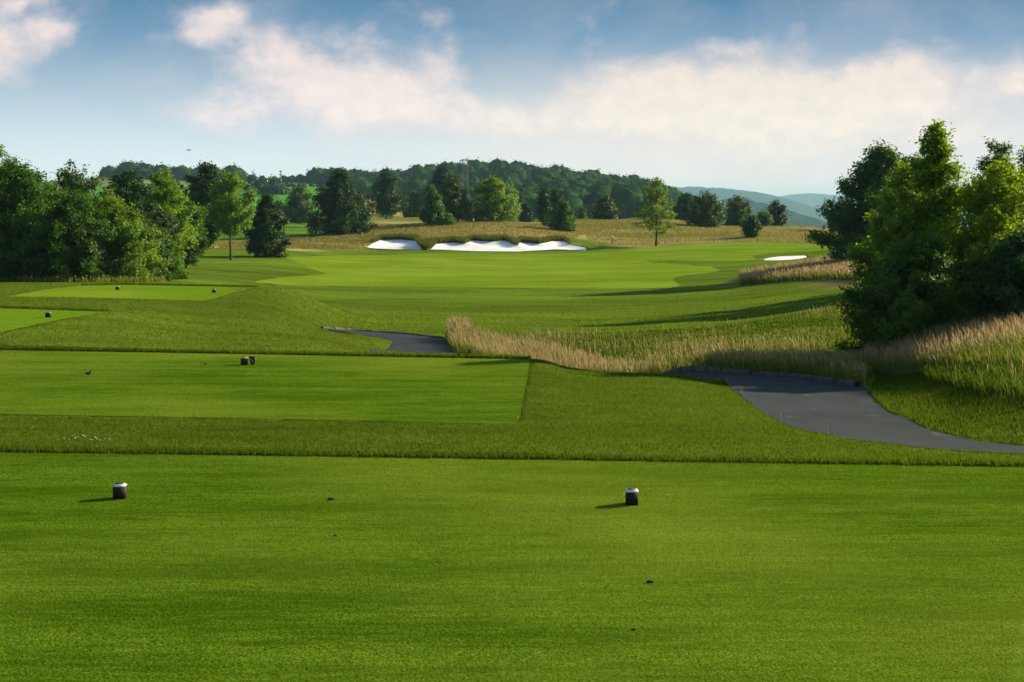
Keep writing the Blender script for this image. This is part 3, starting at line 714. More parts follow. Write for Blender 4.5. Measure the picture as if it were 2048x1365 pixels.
bx, by = scatter(bank, 170); kk = by > 27 + 1.5 * vnoise(bx, by, 4); parts.append((bx[kk], by[kk], .55, .011, 2, 's'))
bx, by = scatter(bank_lo, 700); kk = vnoise(bx, by, 14) > -.3; parts.append((bx[kk], by[kk], .22, .011, 3, 'b')); parts.append((bx[~kk], by[~kk], .2, .011, 0, 'b'))
bx, by = scatter(bank_lo, 12); parts.append((bx, by, .4, .009, 1, 's'))
fescue('tall_grass', 'tall reddish seeding grass on the bank in front of the big right-hand bushes', parts, FM)
parts = []
hb = [(xat(1482, 83), 83), (xat(1560, 81), 81), (xat(1650, 78), 78), (xat(1760, 73), 73), (xat(1900, 70), 70), (xat(1950, 95), 95), (xat(1700, 100), 100), (xat(1560, 95), 95), (xat(1482, 92), 92)]
bx, by = scatter(hb, 120); parts.append((bx, by, .4, .045, 0, 'b'))
bx, by = scatter(hb, 34); parts.append((bx, by, .58, .026, 1, 's')); bx, by = scatter(hb, 34); kk = vnoise(bx / 4, by / 4, 3) > -.15; parts.append((bx[kk], by[kk], .62, .026, 2, 's'))
fescue('tall_grass', 'tall tan grass patch at the foot of the dark rounded maple on the right', parts, FM)
parts = []
mp = wpoly([(440, 498), (560, 498), (640, 500), (735, 497), (760, 478), (838, 480), (855, 494), (870, 485), (950, 479), (1030, 486), (1041, 482), (1100, 480), (1150, 478)]) + [(xat(1180, 190), 190), (xat(1250, 215), 215), (xat(700, 225), 225), (xat(640, 172), 172), (xat(430, 150), 150)]
bx, by = scatter(mp, 34); kk = rng.uniform(0, 1, len(by)) < np.clip(1.3 - (by - 150) / 120, .35, 1); kk &= rng.uniform(0, 1, len(by)) < .6; V1, F1 = blades(bx[kk], by[kk], .2, .085, 1.3)
up = BUNK[1:20]; bb = [(p[0], p[1] - .3) for p in up] + [(p[0], p[1] + 2.4) for p in reversed(up)]
bx, by = scatter(bb, 260); V2, F2 = blades(bx, by, .5, .09, .9)
nose = [(xat(843, 152.5), 152.5), (xat(852, 151.6), 151.6), (xat(861, 152.3), 152.3), (xat(870, 158), 158), (xat(836, 158), 158)]
bx, by = scatter(nose, 420); V3, F3 = blades(bx, by, .62, .09, .9)
tag(mesh('tall_grass', V1, F1, M['meadow']), 'tan and green grass mound behind the long white bunker', 'tall grass', kind='stuff')
V = np.concatenate([V2, V3]); tag(mesh('tall_grass', V, np.arange(len(V)).reshape(-1, 3), M['meadow_green']), 'shaggy green and brown lip of grass hanging over the long bunker', 'tall grass', kind='stuff')
rm = [(xat(1180, 160), 160), (xat(1300, 160), 160), (xat(1400, 168), 168), (xat(1560, 165), 165), (xat(1690, 150), 150), (xat(1750, 240), 240), (xat(1150, 240), 240)]
bx, by = scatter(rm, 12); V, Fq = blades(bx, by, .18, .09, 1.3)
tag(mesh('tall_grass', V, Fq, M['meadow']), 'dry meadow grass on the rise right of the bunker', 'tall grass', kind='stuff')
parts = []
lf = [(xat(-60, 64), 64), (xat(120, 63.5), 63.5), (xat(280, 64), 64), (xat(330, 69), 69), (xat(360, 80), 80), (xat(330, 84), 84), (xat(-60, 70), 70)]
bx, by = scatter(lf, 40); parts.append((bx, by, .26, .035, 0, 'b')); bx, by = scatter(lf, 8); parts.append((bx, by, .32, .025, 1, 's'))
fescue('tall_grass', 'straw coloured grass fringe under the left hawthorn row', parts, FM)

# ------------------------------------------------------------------ trees
def interp_prof(h, prof): return np.interp(h, [p[0] for p in prof], [p[1] for p in prof])
PROF = {
 'round': [(0, .45), (.15, .8), (.4, 1), (.65, .9), (.85, .6), (1, .12)],
 'bush': [(0, .8), (.15, 1), (.4, .98), (.65, .78), (.85, .48), (1, .1)],
 'cone': [(0, .75), (.12, 1), (.4, .8), (.7, .48), (1, .05)],
 'column': [(0, .5), (.2, .95), (.5, 1), (.8, .7), (1, .1)],
 'upright': [(0, .3), (.2, .75), (.45, 1), (.7, .8), (.9, .4), (1, .15)],
 'spread': [(0, .55), (.2, 1), (.45, .85), (.6, .6), (.8, .4), (1, .1)],
}


def make_tree(name, label, px, D, top, width, base=None, crown0=.0, prof='round', mat='leaf_mid', n=9000, leaf=.12, boughs=60, up=.5, seed=1, group=None, spiky=.15, cat='tree', dens=1., trunk_r=None, fill=.55, depth=1.0, lean=0, dx=0.0):
    r = np.random.default_rng(seed)
    z0 = zg1(xat(px, D, -1), D)
    x0 = xat(px, D, z0)
    H = zat(top, D) - z0; Rw = width / 2 / F * D; hc = H * crown0
    root = empty(name, (x0, D, z0 - .05)); tag(root, label, cat, group)
    P_ = PROF[prof]
    # boughs
    b = boughs; ht = (np.arange(b) + r.uniform(0, 1, b)) / b; ht = ht ** .85
    an = np.arange(b) * 2.39996 + r.uniform(-.5, .5, b)
    rad = interp_prof(ht, P_) * Rw * r.uniform(.72, 1.0 + spiky, b)
    lob = 1 + .22 * np.sin(an * 2 + seed) * r.uniform(.4, 1, b) + .1 * np.sin(an * 5 + seed * 2)
    rad = rad * lob
    tip = np.stack([np.cos(an) * rad, np.sin(an) * rad * depth, hc + (H - hc) * np.clip(ht * (1 + .0), 0, 1)], 1)
    tip[:, 2] *= 1 - r.uniform(0, .06, b)
    tip[-1] = (0, 0, H * .97)
    sp = r.uniform(0, 1, b) < spiky; tip[sp, 2] += H * .05
    st_h = np.clip(tip[:, 2] - up * np.hypot(tip[:, 0], tip[:, 1]), max(hc * .8, H * .05), H * .93)
    st = np.stack([0 * an, 0 * an, st_h], 1)
    mid = (st + tip) / 2; mid[:, 2] += -.04 * H * (1 - up) + 0 * an
    tw = max(.01 * H, .02)
    # leaves: twig points near the bough, then jitter
    wgt = (np.linalg.norm(tip - st, axis=1) + .3 * Rw); wgt = wgt / wgt.sum()
    nT = max(60, n // 14)
    bi = r.choice(b, nT, p=wgt); tt = 1 - (1 - fill * 0.0) * r.beta(1.0, 1.6, nT) * (0.95)
    tt = np.clip(tt, .12, 1.03)
    p = ((1 - tt) ** 2)[:, None] * st[bi] + (2 * tt * (1 - tt))[:, None] * mid[bi] + (tt ** 2)[:, None] * tip[bi]
    tl = Rw * .26 * (1.15 - tt * .75) + .12 * Rw
    td = r.normal(0, 1, (nT, 3)); td[:, 2] = td[:, 2] * .6 + .35; td /= np.linalg.norm(td, axis=1)[:, None]
    te = p + td * (tl * r.uniform(.35, 1.0, nT))[:, None]
    li = r.choice(nT, n); s = r.uniform(0, 1, n) ** .8
    c = p[li] * (1 - s)[:, None] + te[li] * s[:, None] + r.normal(0, leaf * .7, (n, 3))
    c[:, 2] = np.maximum(c[:, 2], .06 + leaf * .3)
    # leaf quads: pointed folded shape
    ax_ = c - np.array([0, 0, hc + .35 * (H - hc)]); ax_ /= (np.linalg.norm(ax_, axis=1)[:, None] + 1e-6)
    q = r.normal(0, .55, (n, 3)) + ax_ * .9; q[:, 2] += .15; q /= np.linalg.norm(q, axis=1)[:, None]
    a = np.cross(q, r.normal(0, 1, (n, 3))); a /= np.linalg.norm(a, axis=1)[:, None]; bb = np.cross(a, q); bb /= np.linalg.norm(bb, axis=1)[:, None]
    L = (leaf * r.uniform(.6, 1.25, n))[:, None]; V = np.stack([c - a * L * .5, c + bb * L * .36, c + a * L * .6, c - bb * L * .36], 1).reshape(-1, 3)
    V[:, 0] += lean * V[:, 2]
    mesh('crown', V, np.arange(n * 4).reshape(-1, 4), M[mat], root)
    # wood
    tr = trunk_r or max(.035, .016 * H); mb = MB()
    k = 6; pts = [(lean * H * .97 * i / k + tr * .5 * math.sin(i * 1.7 + seed) * (i > 0), tr * .5 * math.cos(i * 2.1 + seed) * (i > 0), H * .97 * i / k) for i in range(k + 1)]
    mb.tube(pts, [tr * 1.25] + [tr * (1 - .9 * i / k) for i in range(1, k + 1)], 8)
    for i in r.permutation(b)[:min(b, 34)]:
        s0, m_, e_ = st[i], mid[i], tip[i] * .94; s0 = s0 + [lean * s0[2], 0, 0]; m_ = m_ + [lean * m_[2], 0, 0]; e_ = e_ + [lean * e_[2], 0, 0]
        rr = tr * .32 * (1 - .5 * s0[2] / H); mb.tube([s0, m_, e_], [rr, rr * .6, rr * .15], 4)
    mb.build('trunk', M['bark'], root, True)
    return root


LEFT = 'trees and hawthorns of the left-hand row'
make_tree('hawthorn_tree', 'tall pale leafy tree poking up at the far left edge of the picture', -10, 84, 292, 170, prof='round', mat='leaf_light', n=26000, leaf=.17, seed=11, group=LEFT, spiky=.3)
make_tree('hawthorn_tree', 'big round dark green hawthorn in front at the left edge', 42, 67, 330, 250, prof='bush', mat='leaf_mid', n=62000, leaf=.13, seed=12, group=LEFT, boughs=90, up=.2)
make_tree('hawthorn_tree', 'drooping mid green hawthorn right of the big round one at the left edge', 150, 66, 388, 190, prof='bush', mat='leaf_mid', n=36000, leaf=.12, seed=13, group=LEFT, boughs=80, up=.1)
make_tree('hawthorn_tree', 'gappy topped tree rising behind the middle of the hawthorn row', 152, 80, 326, 150, prof='upright', mat='leaf_dim', n=14000, leaf=.16, seed=14, group=LEFT, spiky=.4)
make_tree('hawthorn_tree', 'broad hawthorn with hanging branches in the centre of the row', 228, 68, 396, 190, prof='bush', mat='leaf_light', n=34000, leaf=.12, seed=15, group=LEFT, boughs=80, up=.1)
make_tree('dark_tree', 'dark narrow crowned tree behind the hawthorn row with spiky top', 258, 84, 343, 160, prof='round', mat='leaf_dark', n=24000, leaf=.16, seed=16, group=LEFT, spiky=.3)
make_tree('yellow_green_tree', 'yellow-green topped tree standing behind the right part of the hawthorn row', 328, 88, 342, 130, prof='upright', mat='leaf_light', n=24000, leaf=.16, seed=17, group=LEFT, spiky=.35)
make_tree('hawthorn_tree', 'low sprawling hawthorn at the right end of the row reaching the lawn', 292, 71, 448, 160, prof='bush', mat='leaf_mid', n=28000, leaf=.12, seed=18, group=LEFT, boughs=70, up=.05)
make_tree('small_tree', 'leafy tree with a short bare stem at the right end of the hawthorn row', 372, 97, 398, 105, crown0=.12, prof='round', mat='leaf_mid', n=22000, leaf=.15, seed=19, group=LEFT)
make_tree('dark_tree', 'dark open topped tree behind the pale trunked young tree', 416, 130, 332, 100, crown0=.18, prof='upright', mat='leaf_dark', n=14000, leaf=.24, seed=20, spiky=.4)
make_tree('young_tree', 'light green young tree on a tall bare straight trunk, left side', 462, 112, 343, 94, crown0=.34, prof='upright', mat='leaf_light', n=15000, leaf=.17, seed=21, spiky=.3, trunk_r=.1, up=.8)
make_tree('round_shrub_tree', 'dense dark bushy tree between the bare-trunked young tree and the meadow', 533, 118, 392, 92, prof='bush', mat='leaf_dark', n=16000, leaf=.18, seed=22, up=.3)
make_tree('hornbeam_tree', 'dark two-topped spiky bush tree in front of the green field', 599, 262, 374, 68, prof='bush', mat='leaf_dim', n=7500, leaf=.42, seed=23, spiky=.4)
make_tree('small_tree', 'tiny dark tree left of the two-topped one', 556, 285, 400, 22, prof='column', mat='leaf_dark', n=1800, leaf=.4, seed=24)
make_tree('broad_oak_tree', 'large dark pyramidal tree left of the white bunker', 680, 172, 340, 128, prof='cone', mat='leaf_dark', n=24000, leaf=.26, seed=25, boughs=90, up=.35, spiky=.25)
make_tree('round_tree', 'mid green tree tucked behind the large pyramidal tree', 718, 228, 382, 50, prof='round', mat='leaf_dark', n=5000, leaf=.36, seed=26)
make_tree('maple_tree', 'dark tree with a short trunk standing on the mound skyline', 773, 262, 343, 72, crown0=.14, prof='spread', mat='leaf_dark', n=8000, leaf=.38, seed=27, spiky=.3)
make_tree('round_tree', 'small round green tree right of the short-trunked skyline tree', 826, 285, 381, 44, prof='bush', mat='leaf_mid', n=4500, leaf=.42, seed=28)
make_tree('hornbeam_tree', 'olive green tree with a low skirt above the bunker centre', 866, 186, 377, 56, crown0=.06, prof='cone', mat='leaf_mid', n=9000, leaf=.26, seed=29, spiky=.3)
make_tree('hornbeam_tree', 'taller olive tree right of the low-skirted one above the bunker', 906, 194, 352, 62, prof='round', mat='leaf_dim', n=11000, leaf=.27, seed=30, spiky=.3)
make_tree('small_shrub', 'small rounded shrub between the two olive trees above the bunker', 893, 184, 428, 34, prof='bush', mat='leaf_mid', n=2500, leaf=.25, seed=31, cat='shrub')
make_tree('pine_tree', 'blackish pine rising behind the two olive trees', 884, 285, 334, 62, crown0=.3, prof='spread', mat='needle', n=5500, leaf=.5, seed=32, spiky=.4)
make_tree('birch_tree', 'bright green dense birch above the middle of the bunker', 985, 196, 357, 76, prof='column', mat='leaf_light', n=14000, leaf=.27, seed=33, up=.1, spiky=.3)
make_tree('dark_shrub', 'dark low shrub behind and left of the birch', 948, 240, 405, 40, prof='bush', mat='leaf_dark', n=3500, leaf=.34, seed=34, cat='shrub')
make_tree('round_tree', 'pale green tree behind and right of the birch', 1018, 330, 370, 52, prof='round', mat='leaf_light', n=4500, leaf=.5, seed=35)
make_tree('round_tree', 'lower bluish green tree at the foot of the wooded hill', 1040, 345, 384, 44, prof='bush', mat='leaf_dim', n=3500, leaf=.5, seed=36)
make_tree('conifer', 'small dark cone shaped conifer in the dip behind the mound', 1052, 235, 409, 34, prof='cone', mat='needle', n=3500, leaf=.3, seed=37)
make_tree('poplar_tree', 'narrow upright dark tree, left one of the slim pair', 1088, 202, 376, 24, crown0=.1, prof='column', mat='leaf_dark', n=4000, leaf=.26, seed=38, spiky=.3)
make_tree('poplar_tree', 'narrow upright dark tree, right one of the slim pair', 1109, 206, 378, 28, prof='column', mat='leaf_dark', n=4000, leaf=.26, seed=39, spiky=.3)
make_tree('small_tree', 'leaning bushy green tree at the right end of the bunker', 1125, 181, 402, 46, prof='bush', mat='leaf_mid', n=6500, leaf=.24, seed=40, spiky=.3)
make_tree('dark_shrub', 'rounded brownish bush standing alone on the grassy rise', 1211, 238, 391, 50, prof='bush', mat='leaf_dim', n=4500, leaf=.34, seed=41, up=.8, cat='shrub')
make_tree('small_shrub', 'very small green shrub on the rise left of the brownish bush', 1165, 245, 415, 20, prof='bush', mat='leaf_mid', n=1300, leaf=.3, seed=42, cat='shrub')
make_tree('young_tree', 'lime green open tree on a thin straight trunk at the far lawn edge', 1312, 158, 353, 88, crown0=.2, prof='spread', mat='leaf_lime', n=5200, leaf=.22, seed=43, boughs=42, up=.0, spiky=.3, trunk_r=.12)
FARG = 'trees on the rise in front of the blue hills'
make_tree('round_tree', 'dark tree at the left end of the group before the blue hills', 1370, 236, 388, 52, prof='round', mat='leaf_dark', n=5500, leaf=.34, seed=44, group=FARG)
make_tree('round_tree', 'broad olive bush tree, second from the left before the blue hills', 1412, 218, 386, 76, crown0=.05, prof='bush', mat='leaf_dim', n=8500, leaf=.32, seed=45, up=.8, group=FARG, spiky=.3)
make_tree('round_tree', 'green bush tree with a ragged top before the blue hills', 1472, 232, 394, 62, crown0=.05, prof='bush', mat='leaf_dim', n=6500, leaf=.33, seed=46, up=.8, group=FARG, spiky=.3)
make_tree('dark_shrub', 'small blackish shrub standing forward of the row on the meadow', 1502, 178, 431, 36, prof='upright', mat='leaf_dark', n=3200, leaf=.25, seed=47, cat='shrub')
make_tree('round_tree', 'pale green half of the pair right of the blackish shrub', 1527, 234, 424, 34, prof='round', mat='leaf_mid', n=3000, leaf=.33, seed=48, group=FARG)
make_tree('round_tree', 'dark green rounded tree, rightmost in the group before the blue hills', 1551, 240, 405, 48, prof='round', mat='leaf_dark', n=5500, leaf=.34, seed=49, group=FARG)
make_tree('dark_shrub', 'thin dark shrub peeping out left of the big maple', 1668, 215, 424, 30, prof='upright', mat='leaf_dark', n=1800, leaf=.3, seed=50, cat='shrub')
make_tree('maple_tree', 'large dark rounded maple left of the near bushes', 1760, 90, 296, 228, prof='bush', mat='leaf_mid', n=80000, leaf=.18, seed=51, boughs=100, up=.4)
RG = 'big bushes at the right edge'
make_tree('field_maple_bush', 'tall bright green bush with a spire top at the right', 1862, 33.5, 262, 230, prof='cone', mat='leaf_light', n=50000, leaf=.085, seed=52, boughs=90, up=.9, spiky=.35, group=RG)
make_tree('field_maple_bush', 'bright green bush between the dark maple and the spire-topped bush', 1808, 35, 322, 190, prof='upright', mat='leaf_light', n=42000, leaf=.085, seed=62, boughs=80, up=.8, spiky=.35, group=RG)
make_tree('field_maple_bush', 'yellow-green leafy bush at the right edge beside the spire-topped one', 1985, 32.5, 325, 260, prof='upright', mat='leaf_gold', n=52000, leaf=.08, seed=53, boughs=90, up=.8, spiky=.3, group=RG)
make_tree('dark_bush', 'low dark spreading bush in front of the spire-topped bush', 1835, 31, 470, 270, prof='bush', mat='leaf_mid', n=46000, leaf=.075, seed=54, boughs=90, up=.2, spiky=.2, group=RG, cat='bush')
make_tree('dark_bush', 'dark glossy bush at the right picture edge above the bank', 2040, 30, 470, 270, prof='bush', mat='leaf_dark', n=44000, leaf=.075, seed=55, boughs=80, up=.2, group=RG, cat='bush')
make_tree('tall_tree', 'sparse tall tree behind the bushes near the right edge', 1992, 68, 283, 130, prof='upright', mat='leaf_mid', n=18000, leaf=.13, seed=56, spiky=.4, group=RG)
make_tree('tall_tree', 'tall tree cut by the right picture edge behind the bushes', 2065, 63, 292, 150, prof='round', mat='leaf_light', n=22000, leaf=.13, seed=57, spiky=.3, group=RG)
make_tree('tall_tree', 'bushy tree rising between the maple and the spire-topped bush', 1830, 62, 310, 160, prof='round', mat='leaf_mid', n=34000, leaf=.12, seed=58, spiky=.3, group=RG)

# ------------------------------------------------------------------ woods, hedges far off
def wood(name, label, pts, mat='wood_far', size=(5, 9), nq=110, cl=1.0):
    """pts: list of (x, y); one crown each"""
    r = np.random.default_rng(len(pts)); pts = np.array(pts); n = len(pts); z = zg(pts[:, 0], pts[:, 1])
    Rr = r.uniform(size[0], size[1], n) / 2; Hh = Rr * r.uniform(1.25, 1.9, n)
    d = r.normal(0, 1, (n, nq, 3)); d[..., 2] = np.abs(d[..., 2]) - .25; d /= np.linalg.norm(d, axis=2)[..., None]
    lump = 1 + .22 * np.sin(d[..., 0] * 5 + pts[:, None, 0]) * np.cos(d[..., 1] * 6 + pts[:, None, 1]) + r.uniform(-.1, .03, (n, nq))
    c = d * lump[..., None] * np.stack([Rr, Rr, Hh * .72], 1)[:, None, :]
    c += np.stack([pts[:, 0], pts[:, 1], z + Hh * .2], 1)[:, None, :]
    a = r.normal(0, 1, (n, nq, 3)); a -= (a * d).sum(2)[..., None] * d * .75; a /= np.linalg.norm(a, axis=2)[..., None]; b = np.cross(d, a)
    L = (cl * r.uniform(.5, 1.1, (n, nq)))[..., None]
    V = np.stack([c - a * L * .6, c + b * L * .5, c + a * L * .6, c - b * L * .5], 2).reshape(-1, 3)
    nu, nv = 10, 6; th, ph = np.meshgrid(np.linspace(.02, 2.1, nv), np.arange(nu) * 2 * math.pi / nu, indexing='ij')
    e = np.stack([np.sin(th) * np.cos(ph), np.sin(th) * np.sin(ph), np.cos(th)], -1).reshape(1, -1, 3)
    lp = .92 * (1 + .22 * np.sin(e[..., 0] * 5 + pts[:, None, 0]) * np.cos(e[..., 1] * 6 + pts[:, None, 1]))
    C_ = e * lp[..., None] * np.stack([Rr, Rr, Hh * .72], 1)[:, None, :] + np.stack([pts[:, 0], pts[:, 1], z + Hh * .2], 1)[:, None, :]
    fc = np.array([(i * nu + j, (i + 1) * nu + j, (i + 1) * nu + (j + 1) % nu, i * nu + (j + 1) % nu) for i in range(nv - 1) for j in range(nu)])
    fc = (fc[None] + (np.arange(n) * nu * nv)[:, None, None] + len(V)).reshape(-1, 4); Fa = np.concatenate([np.arange(len(V)).reshape(-1, 4), fc]); V = np.concatenate([V, C_.reshape(-1, 3)])
    return tag(mesh(name, V, Fa, M[mat], smooth=False), label, 'woodland', kind='stuff')


def pts_in(c0, c1, d0, d1, sp, cond=None):
    out = []; D = d0
    r = np.random.default_rng(int(c0 + d0))
    while D < d1:
        xa, xb = (c0 - CX) / F * D, (c1 - CX) / F * D; k = max(1, int((xb - xa) / sp))
        for i in range(k):
            xx = xa + (i + r.uniform(0, 1)) * (xb - xa) / k; yy = D + r.uniform(-.5, .5) * sp
            if cond is None or cond(CX + F * xx / yy, yy): out.append((xx, yy))
        D += sp * .95
    return out


wood('woodland', 'dense green woodland covering the long hill in the centre', pts_in(835, 1420, 445, 860, 7.2, lambda c, d: d > 445 + max(0, 900 - c) * 1.2), size=(6, 14), nq=200, cl=1.15)
wood('woodland', 'distant wood on the low hilltop at the left', pts_in(200, 480, 765, 850, 7, lambda c, d: d > 765 + max(0, 260 - c) * 1.2), size=(6, 12), nq=230, cl=1.3)
wood('woodland', 'wood on the small hill left of centre behind the pyramidal tree', pts_in(630, 850, 740, 850, 7), size=(8, 12), nq=130, cl=1.25)
wood('woodland', 'dark scrub below the centre hill behind the mound trees', pts_in(690, 870, 590, 720, 6.5, lambda c, d: c > 690 + (d - 590) * .1), size=(5, 9), nq=100, cl=1.1)
wood('hedgerow', 'thin line of hedge trees on the field skyline', pts_in(470, 640, 755, 768, 6), size=(3, 6), nq=80, cl=.9)
wood('hedgerow', 'dark hedge line dividing the two green fields', pts_in(565, 680, 640, 645, 3), size=(2, 3), nq=50, cl=.7)
CP = 'clump trees in the green field'
for i, (c, d, tp, wd, lb) in enumerate([(503, 600, 354, 42, 'grey-green tree at the left of the clump in the green field'), (523, 590, 362, 34, 'small middle tree of the clump in the green field'), (546, 570, 357, 46, 'dark domed tree, tallest of the clump in the green field'),
                                   (531, 545, 375, 30, 'low front bush of the clump in the green field, left one'), (556, 545, 374, 32, 'low front bush of the clump in the green field, right one')]):
    make_tree('field_tree', lb, c, d, tp, wd, prof='bush', mat='leaf_dark', n=1500, leaf=1.1, seed=80 + i, group=CP, boughs=30)

# ------------------------------------------------------------------ hills far away
m, t = newmat('far_wood'); M['hill'] = m
g = t.n('ShaderNodeNewGeometry').outputs['Position']; n = t.noise(g, .05, 6, .7); n2 = t.noise(g, .008, 4, .6)
finish(t, t.mix(t.mapr(t.m('ADD', t.m('MULTIPLY', n, .6), t.m('MULTIPLY', n2, .4)), .4, .6), (.008, .022, .016, 1), (.03, .07, .03, 1)), 1, n, 1, 6, 0)


def hill(label, prof, D, thick, rough, step, floor=-80, seed=0):
    cs = [p[0] for p in prof]; hs = [zat(p[1], D) for p in prof]
    xs = np.arange((cs[0] - CX) / F * D, (cs[-1] - CX) / F * D, step); ridge = np.interp(xs / D * F + CX, cs, hs)
    kk = np.exp(-.5 * (np.arange(-12, 13) / 5.) ** 2); kk /= kk.sum(); ridge = np.convolve(np.pad(ridge, 12, 'edge'), kk, 'valid')
    ts = np.linspace(-1, 1, 61); Xg, Tg = np.meshgrid(xs, ts); Yg = D + Tg * thick
    s = np.cos(Tg * math.pi / 2) ** 1.1
    Zg = floor + (ridge[None, :] - floor) * s
    am = np.clip(s * 3, 0, 1)
    Zg = Zg + am * rough * (vnoise(Xg / (step * 2.2), Yg / (step * 2.2), seed + 1) + .8 * vnoise(Xg / (step * 5), Yg / (step * 5), seed + 2)) + am * (ridge[None, :] - floor) * .12 * vnoise(Xg / (thick * .35), Yg / (thick * .3), seed + 3) * (1 - s)
    nr_, nc_ = Xg.shape; ii_ = np.arange(nr_ - 1)[:, None] * nc_ + np.arange(nc_ - 1)[None, :]
    o = mesh('hills', np.stack([Xg, Yg, Zg], -1).reshape(-1, 3), np.stack([ii_, ii_ + 1, ii_ + nc_ + 1, ii_ + nc_], -1).reshape(-1, 4), M['hill'], smooth=True)
    return tag(o, kind='structure')


hill('a', [(1380, 425), (1420, 402), (1450, 395), (1490, 398), (1540, 415), (1580, 428), (1640, 448), (1760, 470)], 2600, 600, 7, 6, -80, 1)
hill('b', [(900, 390), (1250, 378), (1360, 375), (1420, 377), (1480, 381), (1530, 390), (1580, 403), (1620, 420), (1680, 445), (1760, 470)], 6000, 1000, 9, 12, -80, 5)
hill('c', [(1450, 440), (1520, 425), (1580, 415), (1620, 416), (1650, 409), (1700, 410), (1900, 404), (2300, 400)], 7600, 700, 8, 14, -80, 9)
hill('d', [(1400, 420), (1500, 402), (1560, 394), (1610, 385), (1660, 392), (1720, 398), (1900, 396), (2400, 392)], 9500, 1200, 6, 18, -80, 13)
hill('e', [(1500, 420), (1640, 402), (1700, 394), (1800, 390), (2000, 389), (2400, 391)], 8800, 700, 6, 18, -80, 17)


# ------------------------------------------------------------------ small things
def marker(label, px, py, tz, top, group, rz=0.0, s=.118, h=.138, D=None):
    x_, y_ = flat(px, py, tz)
    r_ = empty('tee_marker', (x_, y_ + s / 2, tz + .004), rz); tag(r_, label, 'tee marker', group)
    b = MB(); a = s / 2; b.frustum(-a, a, -a, a, 0, -a, a, -a, a, h * .87); b.build('body', M['mk_body'], r_)
    b = MB(); e = a + .003; i_ = a - .017; b.frustum(-e, e, -e, e, h * .87 - .002, -i_, i_, -i_, i_, h, True); b.build('bevelled_cap', M[top], r_)
    b = MB(); j = i_ - .002; b.box(-j, j, -j, j, h + .0005, h + .003); b.build('name_plate', M['mk_top'], r_)
    return r_


TG = 'square tee markers set out on the tees'
marker('white-rimmed square block tee marker at the left of the nearest tee', 237, 1000, 0, 'mk_white', TG, rz=R(5), s=.106, h=.13)
marker('white-rimmed square block tee marker right of centre on the nearest tee', 1264.5, 1012, 0, 'mk_white', TG, rz=R(-5), s=.108, h=.132)
marker('yellow-topped square tee marker beside the black V-shaped sign', 488, 731, -.4, 'mk_yellow', TG, rz=R(-3), s=.12, h=.15)
marker('blue-topped square tee marker on the third tee at the left edge', 95.5, 635.5, -.18, 'mk_blue', TG, rz=R(-4), s=.125, h=.13)
marker('terracotta-topped tee marker on the farthest tee, left one', 234.5, 580.5, -.35, 'mk_red', TG, s=.12, h=.13)
marker('terracotta-topped tee marker on the farthest tee, right one', 427.5, 586, -.35, 'mk_red', TG, s=.12, h=.13)

x_, y_ = flat(505, 730.5, -.4)
vr_ = empty('tee_sign', (x_, y_ + .03, -.396)); tag(vr_, 'black V-shaped sign block with a pale curved mark beside the yellow marker', 'sign')
b = MB(); b.frustum(-.028, .028, -.02, .02, 0, -.066, .066, -.03, .03, .15); b.box(-.068, .068, -.032, .032, .1502, .16); b.build('body', M['black'], vr_)
b = MB(); pts = [(-.04, .125), (-.022, .105), (-.008, .085), (.002, .07), (.006, .048)]
for i in range(4):
    (x1, z1), (x2, z2) = pts[i], pts[i + 1]; w_ = .006
    yy = lambda z: -.02 - .01 * z / .15 - .0035
    b.add([(x1 - w_, yy(z1), z1), (x1 + w_, yy(z1), z1), (x2 + w_, yy(z2), z2), (x2 - w_, yy(z2), z2)], [(0, 3, 2, 1)])
b.build('printed_mark', M['mint'], vr_)


def ellipsoid(mb, c, r, nu=10, nv=7, taper=None):
    V = [];
    for i in range(nv + 1):
        th = math.pi * i / nv
        for j in range(nu):
            ph = 2 * math.pi * j / nu; V.append((c[0] + r[0] * math.cos(th), c[1] + r[1] * math.sin(th) * math.cos(ph), c[2] + r[2] * math.sin(th) * math.sin(ph)))
    mb.add(V, [(i * nu + j, i * nu + (j + 1) % nu, (i + 1) * nu + (j + 1) % nu, (i + 1) * nu + j) for i in range(nv) for j in range(nu)])


# wagtail standing on the second tee
x_, y_ = flat(176, 753.5, -.4)
br = empty('bird', (x_, y_, -.396)); tag(br, 'small dark bird standing on the second tee at the left', 'bird')
b = MB(); ellipsoid(b, (0, 0, .055), (.05, .024, .024)); ellipsoid(b, (.045, 0, .085), (.02, .017, .017)); b.add([(-.04, -.012, .056), (-.04, .012, .056), (-.12, .008, .045), (-.12, -.008, .045), (-.04, 0, .064), (-.12, 0, .05)], [(0, 3, 2, 1), (0, 4, 5, 3), (4, 1, 2, 5)])
b.add([(.062, -.004, .085), (.062, .004, .085), (.062, 0, .091), (.08, 0, .084)], [(0, 1, 3), (1, 2, 3), (2, 0, 3)]); b.build('body', M['feather'], br, True)
b = MB(); b.tube([(.005, .01, .04), (0, .01, 0)], [.002, .002], 4); b.tube([(.005, -.01, .04), (.008, -.01, 0)], [.002, .002], 4); b.build('legs', M['black'], br)
